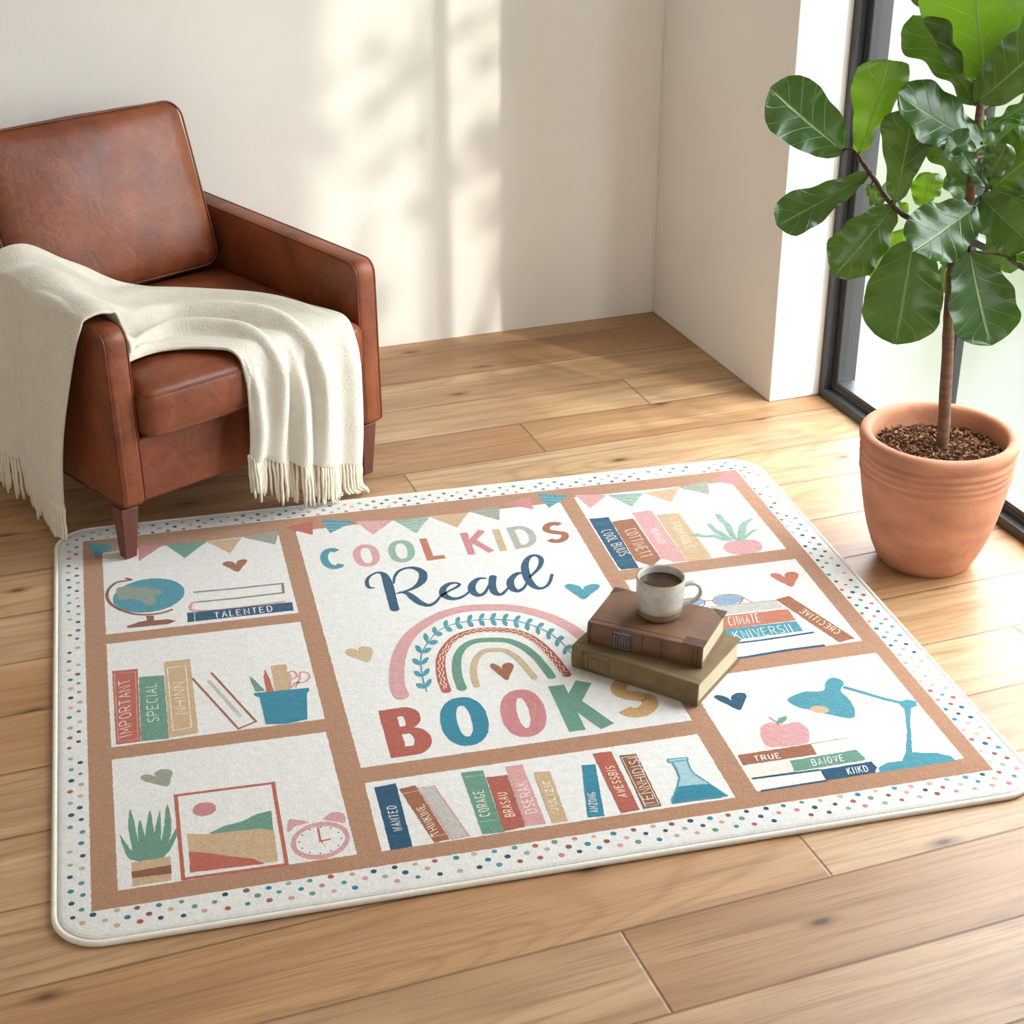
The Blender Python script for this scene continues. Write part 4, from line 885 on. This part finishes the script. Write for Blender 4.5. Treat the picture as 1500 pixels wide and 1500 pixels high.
# rows: (near edge, q1, q2, far edge) in the chair's frame
ROWS = [
 [(-.040, .175, .100), (-.052, .28, .120), (-.040, .39, .140), (-.046, .52, .165)],
 [(-.034, .150, .250), (-.046, .27, .260), (-.034, .39, .280), (-.042, .52, .300)],
 [(-.026, .100, .400), (-.034, .24, .420), (-.024, .38, .430), (-.034, .52, .440)],
 [(-.012, .062, .520), (-.016, .22, .530), (-.014, .38, .538), (-.020, .50, .545)],
 [(.012, .052, .552), (.014, .21, .562), (.014, .37, .568), (.016, .49, .575)],
 [(.052, .048, .552), (.055, .20, .566), (.060, .36, .574), (.066, .48, .590)],
 [(.084, .052, .500), (.086, .18, .530), (.100, .34, .552), (.120, .475, .575)],
 [(.098, .072, .440), (.112, .17, .468), (.150, .31, .502), (.185, .46, .525)],
 [(.118, .090, .412), (.155, .17, .426), (.215, .30, .448), (.265, .445, .470)],
 [(.175, .096, .410), (.215, .18, .424), (.290, .29, .432), (.355, .42, .440)],
 [(.235, .070, .409), (.275, .17, .424), (.360, .26, .428), (.445, .36, .430)],
 [(.285, .018, .406), (.335, .10, .424), (.430, .185, .430), (.530, .26, .426)],
 [(.303, -.018, .388), (.375, .030, .418), (.480, .090, .428), (.580, .15, .420)],
 [(.306, -.040, .340), (.392, -.035, .375), (.498, .010, .410), (.606, .045, .404)],
 [(.304, -.046, .280), (.396, -.052, .310), (.502, -.046, .350), (.612, -.030, .350)],
 [(.301, -.048, .225), (.394, -.056, .240), (.500, -.060, .260), (.608, -.048, .250)],
 [(.296, -.048, .192), (.390, -.056, .175), (.496, -.062, .165), (.602, -.050, .150)],
 [(.292, -.046, .186), (.386, -.052, .150), (.492, -.060, .105), (.597, -.048, .070)],
]
NU, NV = 5, 56
colsc = []
for r in ROWS:
    a = cr(r, 1)  # control points
    P = [tuple(p) for p in r]; dense = []
    for k in range(NV+1):
        t = k/NV*3; i = min(2, int(t)); f = t-i
        g = lambda j: P[max(0, min(3, j))]
        p0, p1, p2, p3 = g(i-1), g(i), g(i+1), g(i+2)
        dense.append(tuple(.5*((2*b)+(-a_+c)*f+(2*a_-5*b+4*c-d)*f*f+(-a_+3*b-3*c+d)*f**3) for a_, b, c, d in zip(p0, p1, p2, p3)))
    colsc.append(dense)
surf = [cr([colsc[i][k] for i in range(len(ROWS))], NU) for k in range(NV+1)]   # surf[k][u]
UN = len(surf[0])
def gauss(x, m, s): return math.exp(-((x-m)/s)**2)
def sstep(a, b, x):
    t = max(0, min(1, (x-a)/(b-a))); return t*t*(3-2*t)
grid = []
for k in range(NV+1):
    colv = []
    for u in range(UN):
        v = k/NV; U = u/(UN-1)*17          # row coordinate 0..17
        p = Vector(surf[k][u])
        du = Vector(surf[k][min(u+1, UN-1)])-Vector(surf[k][max(u-1, 0)]); dv = Vector(surf[min(k+1, NV)][u])-Vector(surf[max(k-1, 0)][u])
        nrm = dv.cross(du).normalized()
        if U < 4 and nrm.x > 0: nrm = -nrm
        if U >= 4 and nrm.z < 0 and abs(nrm.z) > .2: nrm = -nrm
        if U > 13 and nrm.y > 0: nrm = -nrm
        h = 0
        on = sstep(6.5, 9, U)
        # three long folds running with the cloth over the seat and down the front
        f1 = .30+.05*math.sin(U*.7); f2 = .50+.03*math.sin(U*.5+1); f3 = .16+.02*math.sin(U)
        amp = on*(1-.25*sstep(14, 17, U))
        h += amp*(.030*gauss(v, f1, .065)-.016*gauss(v, f1+.10, .04)+.036*gauss(v, f2+.06, .07)-.014*gauss(v, f2+.18, .05)+.014*gauss(v, f3-.06, .05)+.016*gauss(v, .88, .07))
        h += sstep(12.5, 14.5, U)*(.030*gauss(v, .45, .06)-.020*gauss(v, .55, .03)+.020*gauss(v, .68, .06)+.007*math.sin(v*21))
        # gather on the inner side of the arm
        h += gauss(U, 7.6, 1.3)*(.018*math.sin(v*15+U*.6)+.008*math.sin(v*27-U))
        # soft columns of the hanging left end
        lf = 1-sstep(3.0, 5.5, U)
        h += lf*(.012*math.sin(v*9.5+.5)+.006*math.sin(v*19+U*.3)+.008*gauss(v, .46, .06))*(.45+.55*sstep(3.5, 1, U))
        h += sstep(2.4, 4, U)*(1-sstep(5.5, 7, U))*(.010*gauss(v, .55, .12)+.005*math.sin(v*14))
        h += .0022*noise.noise(Vector((U*.9, v*6, 3)))
        h = max(h, -.004)
        q = p+nrm*h
        # rest on the cushion, its rounded front and the arm rather than sinking into them
        if q.x > .07:
            if q.z > .33:
                dd = max(0, .012-q.y)
                top = .4235 if dd == 0 else .4235-.045*(1-math.sqrt(max(0, 1-min(1, dd/.047)**2)))
                if q.y > -.034: q.z = max(q.z, top)
                elif q.z < .385: q.y = min(q.y, -.045)
            else: q.y = min(q.y, -.045)
        elif -.002 < q.x and q.z > .5: q.z = max(q.z, .545+.02*max(0, q.y)+.009)
        elif q.x < .0: q.x = min(q.x, -.011)
        colv.append(q)
    grid.append(colv)
bm = bmesh.new(); V = [[bm.verts.new(p) for p in colv] for colv in grid]
for k in range(NV):
    for u in range(UN-1): bm.faces.new((V[k][u], V[k+1][u], V[k+1][u+1], V[k][u+1]))
bmesh.ops.recalc_face_normals(bm, faces=bm.faces[:])
cl = obj('blanket_cloth', bm, WOOL, THROW)
md = cl.modifiers.new('thick', 'SOLIDIFY'); md.thickness = .007; md.offset = 0
md = cl.modifiers.new('sub', 'SUBSURF'); md.levels = 1; md.render_levels = 1
def fringe(end, n, L0, seed):
    rd = random.Random(seed)
    for i in range(n):
        v = (i+.5)/n*NV; k = min(NV-1, int(v)); f = v-k
        p = grid[k][end].lerp(grid[k+1][end], f)
        L = L0*rd.uniform(.85, 1.12); sx, sy = rd.uniform(-.005, .005), rd.uniform(-.004, .004)
        top = p+Vector((0, 0, .006))
        z_end = max(.016, p.z-L)
        pts = [top]
        m = 6
        for j in range(1, m+1):
            t = j/m; z = p.z-L*t
            ex = 0
            if z < .018: ex = (.018-z); z = .018
            pts.append(Vector((p.x+sx*t+.0011*math.sin(j*1.9+i), p.y+sy*t+.0010*math.cos(j*1.7+i)-ex*.7, z)))
        bm = bmesh.new(); R = [.0030, .0038, .0034, .0036, .0034, .0036, .0022]
        tube(bm, pts, R, 7); obj('tassel', bm, FRINGE, THROW)
fringe(UN-1, 46, .094, 3); fringe(0, 46, .092, 4)
# ------------------------------------------------------------------ stacked old books
def book(name, label, loc, rz, L, D, H, cover, pages_col, corners=None, kind='brown'):
    """x along the spine (front), y back across the cover, z up. spine faces -y."""
    t = thing(name, label, 'book', loc, rz, None); c = .0035; hinge = .012
    # cover: two boards and a gently rounded spine, as one C-shaped section
    bm = bmesh.new()
    out = []
    for k in range(9):
        a = math.radians(-90-180*k/8); out.append((math.cos(a)*.006+.0, H/2+(-math.sin(a))*-(H/2)))
    sec_o = [(D, 0), (.004, 0)]+[(-.0035*math.sin(math.pi*k/8), H*k/8) for k in range(0, 9)]+[(.004, H), (D, H)]
    sec_i = [(D, H-c), (c, H-c), (c, c), (D, c)]
    sec = sec_o+sec_i
    va = [bm.verts.new((0, y, z)) for y, z in sec]; vb = [bm.verts.new((L, y, z)) for y, z in sec]; n = len(sec)
    for k in range(n): bm.faces.new((va[k], va[(k+1) % n], vb[(k+1) % n], vb[k]))
    bm.faces.new(va[::-1]); bm.faces.new(vb)
    bmesh.ops.recalc_face_normals(bm, faces=bm.faces[:])
    cv_ = bev(obj('cover', bm, cover, t), .0012, 2)
    # page block with concave fore edge
    bm = bmesh.new(); i = .004
    sec = [(c, c), (D-.005, c)]+[(D-.005-.003*math.sin(math.pi*k/6), c+(H-2*c)*k/6) for k in range(1, 6)]+[(D-.005, H-c), (c, H-c)]
    va = [bm.verts.new((i, y, z)) for y, z in sec]; vb = [bm.verts.new((L-i, y, z)) for y, z in sec]; n = len(sec)
    for k in range(n): bm.faces.new((va[k], va[(k+1) % n], vb[(k+1) % n], vb[k]))
    bm.faces.new(va[::-1]); bm.faces.new(vb); bmesh.ops.recalc_face_normals(bm, faces=bm.faces[:])
    obj('page_block', bm, PAPER, t, smooth=False)
    # hinge groove line on the top board
    bm = bmesh.new(); box(bm, (.001, .013, H-.0001), (L-.001, .0145, H+.0004)); obj('hinge_line', bm, DARKCL if kind == 'brown' else OLIVECL, cv_, smooth=False)
    return t, cv_
A_, a_cv = book('book', 'larger olive cloth-bound old book, bottom of the stack on the rug', (1.025, 2.452, .0130), math.atan2(-.212, .168), .268, .190, .049, OLIVECL, None, kind='olive')
B_, b_cv = book('book', 'smaller brown leather-bound old book under the mug, on top of the olive one', (1.055, 2.449, .0627), math.atan2(-.162, .165), .231, .146, .046, BROWNCL, None)
# dark leather corners and spine strip of the brown book
for pts in ([(0, .146), (.026, .146), (0, .120)], [(.231, .146), (.231, .118), (.203, .146)], [(.231, .0), (.231, .026), (.190, .026), (.190, 0)]):
    bm = bmesh.new(); lo = [bm.verts.new((x-.0003 if x == 0 else (x+.0003 if x > .23 else x), y+(.0003 if y > .14 else 0), .0456)) for x, y in pts]; hi = [bm.verts.new((v.co.x, v.co.y, .0466)) for v in lo]
    n = len(pts); bm.faces.new(hi); bm.faces.new(lo[::-1])
    for k in range(n): bm.faces.new((lo[k], lo[(k+1) % n], hi[(k+1) % n], hi[k]))
    bmesh.ops.recalc_face_normals(bm, faces=bm.faces[:]); obj('leather_corner', bm, DARKCL, b_cv, smooth=False)
def spine_patch(par, name, x0, x1, z0, z1, H, m, off=.0006):
    bm = bmesh.new(); rows_ = []
    for k in range(7):
        z = z0+(z1-z0)*k/6; y = -.0035*math.sin(math.pi*z/H)-off-.0006
        rows_.append((bm.verts.new((x0, y, z)), bm.verts.new((x1, y, z))))
    for a, b in zip(rows_, rows_[1:]): bm.faces.new((a[0], a[1], b[1], b[0]))
    o = obj(name, bm, m, par); s = o.modifiers.new('t', 'SOLIDIFY'); s.thickness = .0006; s.offset = -1
    return o
lab = spine_patch(b_cv, 'spine_label', .052, .092, .003, .043, .046, LABEL)
bm = bmesh.new()
for i in range(6):
    x = .0565+i*.0055; box(bm, (x, -.0062, .012+.002*(i % 2)), (x+.0012, -.0048, .034-.003*(i % 3)))
for z in (.0065, .0385): box(bm, (.054, -.0052, z), (.090, -.0034, z+.0009))
obj('label_lettering', bm, mat('faded_lettering', sr(128, 120, 118), .6), lab, smooth=False)
for x in (.006, .112, .150, .212, .221):
    bm = bmesh.new(); box(bm, (x, -.0046, .004), (x+.0009, -.0006, .042)); obj('spine_band', bm, DARKCL, b_cv, smooth=False)
lab = spine_patch(a_cv, 'spine_title_panel', .022, .082, .003, .045, .049, OLIVECL)
bm = bmesh.new()
for i in range(5):
    x = .034+i*.008; box(bm, (x, -.0060, .014), (x+.0014, -.0048, .034)); 
    if i % 2 == 0: box(bm, (x-.002, -.0062, .031), (x+.004, -.0048, .0322))
for x in (.0225, .0805): box(bm, (x, -.0054, .005), (x+.0008, -.002, .042))
obj('gilt_title', bm, GILT, lab, smooth=False)
bm = bmesh.new()
for z in (.010, .022, .034): box(bm, (.232, -.0048, z), (.242, -.0016, z+.0008))
for i in range(3): box(bm, (.234+i*.003, -.0050, .012), (.2347+i*.003, -.0018, .033))
obj('gilt_ornament', bm, GILT, a_cv, smooth=False)
# ------------------------------------------------------------------ mug of coffee
MX, MY, MZ = 1.196, 2.430, .1093
mug = thing('coffee_mug', 'speckled grey-white stoneware mug of black coffee standing on the stacked books', 'mug', (MX, MY, MZ), math.radians(-20))
bm = bmesh.new()
lathe(bm, [(.0, .0005), (.034, .0), (.0385, .001), (.0415, .004), (.0428, .010), (.0436, .0175)], 72, 0)
cb = obj('clay_base', bm, CLAY, mug)
bm = bmesh.new()
lathe(bm, [(.0436, .0175), (.0443, .0180), (.0452, .030), (.0460, .048), (.0465, .068), (.0468, .078), (.0464, .0805)], 72, 0)
lathe(bm, [(.0464, .0805), (.0452, .0817), (.0436, .0812)], 72, 1)
lathe(bm, [(.0436, .0812), (.0426, .078), (.0422, .060), (.0412, .030), (.036, .008), (.0, .006)], 72, 0)
bmesh.ops.remove_doubles(bm, verts=bm.verts[:], dist=.00002)
obj('cup_body', bm, [GLAZE, RIMB], mug)
bm = bmesh.new()
hp = cr([(.0440, 0, .062), (.052, 0, .0655), (.064, 0, .0665), (.0745, 0, .060), (.0775, 0, .047), (.072, 0, .034), (.060, 0, .025), (.050, 0, .0215), (.0435, 0, .020)], 6)
# flattened strap handle
n = len(hp); rings = []
for i, p in enumerate(hp):
    p = Vector(p); t = (Vector(hp[min(i+1, n-1)])-Vector(hp[max(i-1, 0)])).normalized(); s = Vector((0, 1, 0)); u = s.cross(t).normalized()
    wv = .0062+.0022*abs(2*i/(n-1)-1)**3; hv = .0042
    rings.append([bm.verts.new(p+s*wv*math.cos(a)+u*hv*math.sin(a)) for a in (2*math.pi*k/14 for k in range(14))])
for A, B in zip(rings, rings[1:]):
    for k in range(14): bm.faces.new((A[k], A[(k+1) % 14], B[(k+1) % 14], B[k]))
bm.faces.new(rings[0][::-1]); bm.faces.new(rings[-1]); bmesh.ops.recalc_face_normals(bm, faces=bm.faces[:])
obj('handle', bm, GLAZE, mug)
bm = bmesh.new(); lathe(bm, [(.0, .0660), (.030, .0660), (.0405, .0661), (.0421, .0668)], 64); lathe(bm, [(.0421, .0668), (.0418, .058)], 64)
bmesh.ops.remove_doubles(bm, verts=bm.verts[:], dist=.00002); obj('coffee', bm, COFFEE, mug)

# ------------------------------------------------------------------ fiddle-leaf fig in its terracotta pot
PX, PY = 1.922, 2.615
FIG = thing('fiddle_leaf_fig', 'tall fiddle-leaf fig in a ribbed terracotta pot beside the window', 'potted plant', (PX, PY, 0))
bm = bmesh.new()
prof = [(.0, .003), (.088, .0), (.098, .003), (.106, .016), (.119, .045), (.131, .080), (.1405, .115), (.1475, .150), (.1530, .180), (.1555, .200)]
for z in (.208, .224, .239, .254): prof += [(.1572+(z-.208)*.06, z), (.1592+(z-.208)*.06, z+.0055), (.1598+(z-.208)*.06, z+.0085), (.1560+(z-.208)*.06, z+.0130)]
prof += [(.1585, .270), (.1620, .276), (.1650, .284), (.1655, .292), (.1635, .299), (.1590, .303), (.1520, .304), (.1455, .302), (.1415, .297), (.1400, .288), (.1395, .270), (.1370, .235), (.0, .230)]
lathe(bm, prof, 96)
bmesh.ops.remove_doubles(bm, verts=bm.verts[:], dist=.00005)
for v in bm.verts:
    a = math.atan2(v.co.y, v.co.x); f = 1+.006*noise.noise(Vector((math.cos(a)*1.4, math.sin(a)*1.4, v.co.z*9)))
    if v.co.x**2+v.co.y**2 > .002: v.co.x *= f; v.co.y *= f
obj('terracotta_pot', bm, TERRA, FIG)
bm = bmesh.new(); ringsn = 16; prevr = None; cvt = bm.verts.new((0, 0, .268))
for i in range(1, ringsn+1):
    r = .1375*i/ringsn
    rg = []
    for k in range(72):
        a = 2*math.pi*k/72; x, y = r*math.cos(a), r*math.sin(a)
        z = .256+.010*(1-(i/ringsn)**2)+(.010*noise.noise(Vector((x*26, y*26, 1)))+.006*noise.noise(Vector((x*80, y*80, 5))))*(1 if i < ringsn else .3)
        rg.append(bm.verts.new((x, y, z)))
    for k in range(72):
        if prevr: bm.faces.new((prevr[k], rg[k], rg[(k+1) % 72], prevr[(k+1) % 72]))
        else: bm.faces.new((cvt, rg[k], rg[(k+1) % 72]))
    prevr = rg
soil = obj('soil', bm, SOIL, FIG)
rd = random.Random(11); bm = bmesh.new()
for i in range(1500):
    r = .132*math.sqrt(rd.random()); a = rd.uniform(0, 6.283); x, y = r*math.cos(a), r*math.sin(a)
    z = .258+.010*(1-(r/.1375)**2)+.010*noise.noise(Vector((x*26, y*26, 1)))+.006*noise.noise(Vector((x*80, y*80, 5)))+.0015
    l = rd.uniform(.002, .0065); w_ = rd.uniform(.0008, .0024); h = rd.uniform(.0005, .0013)
    M = Matrix.Translation((x, y, z)) @ Matrix.Rotation(rd.uniform(0, 6.28), 4, 'Z') @ Matrix.Rotation(rd.uniform(-.6, .6), 4, 'Y') @ Matrix.Rotation(rd.uniform(-.6, .6), 4, 'X')
    vs = [bm.verts.new(M @ Vector((sx*l*(1-.3*(abs(sy+sz) > 1.5)), sy*w_, sz*h))) for sx in (-1, 1) for sy in (-1, 1) for sz in (-1, 1)]
    mi = 0 if rd.random() < .55 else 1
    for f in ((0, 1, 3, 2), (4, 6, 7, 5), (0, 4, 5, 1), (2, 3, 7, 6), (0, 2, 6, 4), (1, 5, 7, 3)): bm.faces.new([vs[q] for q in f]).material_index = mi
bk_ = obj('bark_mulch', bm, [CHIP, SOIL], soil, smooth=False); bk_['kind'] = 'stuff'
rel = lambda pts: [(x/1000-PX, y/1000-PY, z/1000) for x, y, z in pts]
bm = bmesh.new(); tp = cr(rel(TRUNK), 5); nT = len(tp)
tp = [(x+.0014*noise.noise(Vector((z*14, 1, 2))), y+.0014*noise.noise(Vector((z*14, 7, 2))), z) for x, y, z in tp]
tube(bm, tp, [(.0135-.0065*min(1, i/nT*1.15))*(1+.10*noise.noise(Vector((0, 0, tp[i][2]*40)))) for i in range(nT)], 12)
obj('trunk', bm, BARK, FIG)
for B in BRANCH:
    bm = bmesh.new(); bp_ = cr(rel(B), 5); n = len(bp_)
    tube(bm, bp_, [.0068-.0030*i/n+.0006*math.sin(i*1.7) for i in range(n)], 9); obj('branch', bm, TWIG, FIG)
WPROF = [(0, .02), (.04, .17), (.10, .33), (.2, .44), (.32, .50), (.45, .62), (.58, .80), (.72, .97), (.82, 1.0), (.90, .90), (.96, .62), (1.0, .06)]
RPROF = [(0, .02), (.03, .25), (.09, .48), (.2, .68), (.33, .82), (.47, .93), (.6, 1.0), (.74, .98), (.85, .84), (.93, .60), (.98, .30), (1.0, .05)]
def lerp_prof(P, t):
    for (a, x), (b, y) in zip(P, P[1:]):
        if t <= b: return x+(y-x)*(t-a)/(b-a)
    return P[-1][1]
CAMP = Vector((0, 0, 1.7))
attach = [Vector(p) for p in tp] + [Vector(p) for B in BRANCH for p in cr(rel(B), 5)]
for i, (b, t_, hw, under, tilt) in enumerate(LEAVES):
    rd = random.Random(100+i)
    b = Vector(rel([b])[0]); t_ = Vector(rel([t_])[0]); ax = t_-b; Ln = ax.length; ax.normalize(); hw = hw/1000
    toc = (CAMP-Vector((PX, PY, 0))-(b+t_)/2).normalized()
    s = ax.cross(toc).normalized(); nrm = s.cross(ax).normalized()       # nrm faces the camera
    R = Matrix.Rotation(tilt, 3, ax); s = R @ s; nrm = R @ nrm
    wide = hw/Ln > .30; prof_ = RPROF if wide else WPROF
    nu, nv = 12, 30; bm = bmesh.new(); uvl = bm.loops.layers.uv.new('UVMap'); G = []
    cup = rd.uniform(.10, .22)*(1 if not under else -1); droop = rd.uniform(.03, .07)*Ln
    ph = rd.uniform(0, 6)
    for j in range(nv+1):
        v = j/nv; row_ = []
        W0 = lerp_prof(prof_, v)*hw*(1+.035*math.sin(v*19+ph))
        for k in range(nu+1):
            u = k/nu*2-1; x = u*W0
            z = cup*abs(u)**1.6*W0 - droop*(4*(v-.5)**2-1)*(1 if not under else -1)*-.6
            z += .0075*math.sin(v*20+ph+(2 if u > 0 else 0))*abs(u)**2.2+.004*math.sin(v*7+ph)*u
            z -= .0016*(1-min(1, abs(u)*9))
            row_.append((bm.verts.new(b+ax*(v*Ln)+s*x+nrm*z), (u/2+.5, v)))
        G.append(row_)
    for j in range(nv):
        for k in range(nu):
            q = [G[j][k], G[j][k+1], G[j+1][k+1], G[j+1][k]]
            if under: q = q[::-1]
            f = bm.faces.new([a[0] for a in q])
            for lp, a in zip(f.loops, q): lp[uvl].uv = a[1]
    # s x ax orientation: make the top side face nrm unless we look at the underside
    f0 = bm.faces[:][nv*nu//2]; f0.normal_update()
    if (f0.normal.dot(nrm) > 0) == bool(under): bmesh.ops.reverse_faces(bm, faces=bm.faces[:])
    lf = obj('leaf', bm, BACKLIT_LEAF if i in (0, 3, 7, 16, 22, 26, 34) else LEAF, FIG)
    # petiole from the nearest stem point to the blade
    near = min(attach, key=lambda p: (p-b).length)
    if (near-b).length < .16:
        bm = bmesh.new(); m = (near+b)/2+Vector((0, 0, .006)); tube(bm, cr([tuple(near), tuple(m), tuple(b+ax*.006)], 4), .0026, 7); obj('petiole', bm, TWIG, lf)

# ------------------------------------------------------------------ outside: the tree, and an added unseen hedge that keeps direct sun off the room
def leafy(bm, c, r, n, sz, rd, thr=None):
    for i in range(n):
        while True:
            p = Vector((rd.uniform(-1, 1), rd.uniform(-1, 1), rd.uniform(-1, 1)))
            if p.length < 1: break
        p = Vector((c[0]+p.x*r[0], c[1]+p.y*r[1], c[2]+p.z*r[2]))
        M = Matrix.Translation(p) @ Matrix.Rotation(rd.uniform(0, 6.28), 4, 'Z') @ Matrix.Rotation(rd.uniform(-1.3, 1.3), 4, 'X') @ Matrix.Rotation(rd.uniform(0, 6.28), 4, 'Z')
        s = sz*rd.uniform(.7, 1.3)
        vs = [bm.verts.new(M @ Vector(q)) for q in ((-s, 0, 0), (-.35*s, .34*s, .05*s), (.35*s, .32*s, .05*s), (s, 0, 0), (.35*s, -.32*s, .05*s), (-.35*s, -.34*s, .05*s))]
        bm.faces.new(vs)
GT = (3.55, .76)
tree = thing('garden_tree', 'small leafy tree in the garden whose shade falls through the window', 'tree', (GT[0], GT[1], -.1))
bm = bmesh.new(); tube(bm, cr([(0, 0, 0), (.03, .02, .9), (-.02, .05, 1.7), (.02, .08, 2.6), (.0, .1, 3.4)], 5), [.05-.0018*i for i in range(21)], 9)
obj('trunk', bm, BARK, tree)
rd = random.Random(21)
for q in ([(0, .04, 1.6), (.0, .25, 2.0), (-.05, .5, 2.5), (-.06, .62, 3.0)], [(0, .06, 1.9), (-.1, .0, 2.4), (-.05, -.1, 3.0)], [(0, .05, 1.3), (-.02, .3, 1.5), (-.05, .55, 1.95)], [(0, .05, 2.2), (.1, .35, 2.6), (.0, .6, 3.5)]):
    bm = bmesh.new(); c_ = cr(q, 5); tube(bm, c_, [.018-.0008*i for i in range(len(c_))], 7); obj('branch', bm, BARK, tree)
bm = bmesh.new()
leafy(bm, (-.02, -.28, 3.25), (.15, .16, .5), 26, .07, rd)
leafy(bm, (-.05, .30, 2.75), (.2, .22, .20), 17, .075, rd)
leafy(bm, (-.05, .26, 3.10), (.2, .24, .12), 9, .07, rd)
leafy(bm, (-.03, .34, 2.1), (.2, .2, .16), 9, .07, rd)
leafy(bm, (-.03, -.25, 2.5), (.2, .2, .35), 16, .08, rd)
fo = obj('foliage', bm, GARDEN_LEAF, tree); fo['kind'] = 'stuff'
hedge = thing('sun_blocker', 'tall clipped green hedge outside in the garden beyond the tree', 'hedge', (4.0, -2.15, -.1))  # added out of view to cut off the sun patch on its left
bm = bmesh.new(); box(bm, (-.12, -1.9, 0), (.12, 1.72, 5.2))
bmesh.ops.subdivide_edges(bm, edges=bm.edges[:], cuts=18, use_grid_fill=True)
for v in bm.verts: v.co += Vector((noise.noise(v.co*5), noise.noise(v.co*5+Vector((9, 0, 0))), noise.noise(v.co*5+Vector((0, 9, 0)))))*.12 if v.co.z > .01 else Vector()
obj('blocker_core', bm, GARDEN_LEAF, hedge)
bm = bmesh.new(); leafy(bm, (0, -.06, 2.6), (.2, 1.75, 2.6), 1400, .08, rd); q = obj('foliage', bm, GARDEN_LEAF, hedge); q['kind'] = 'stuff'
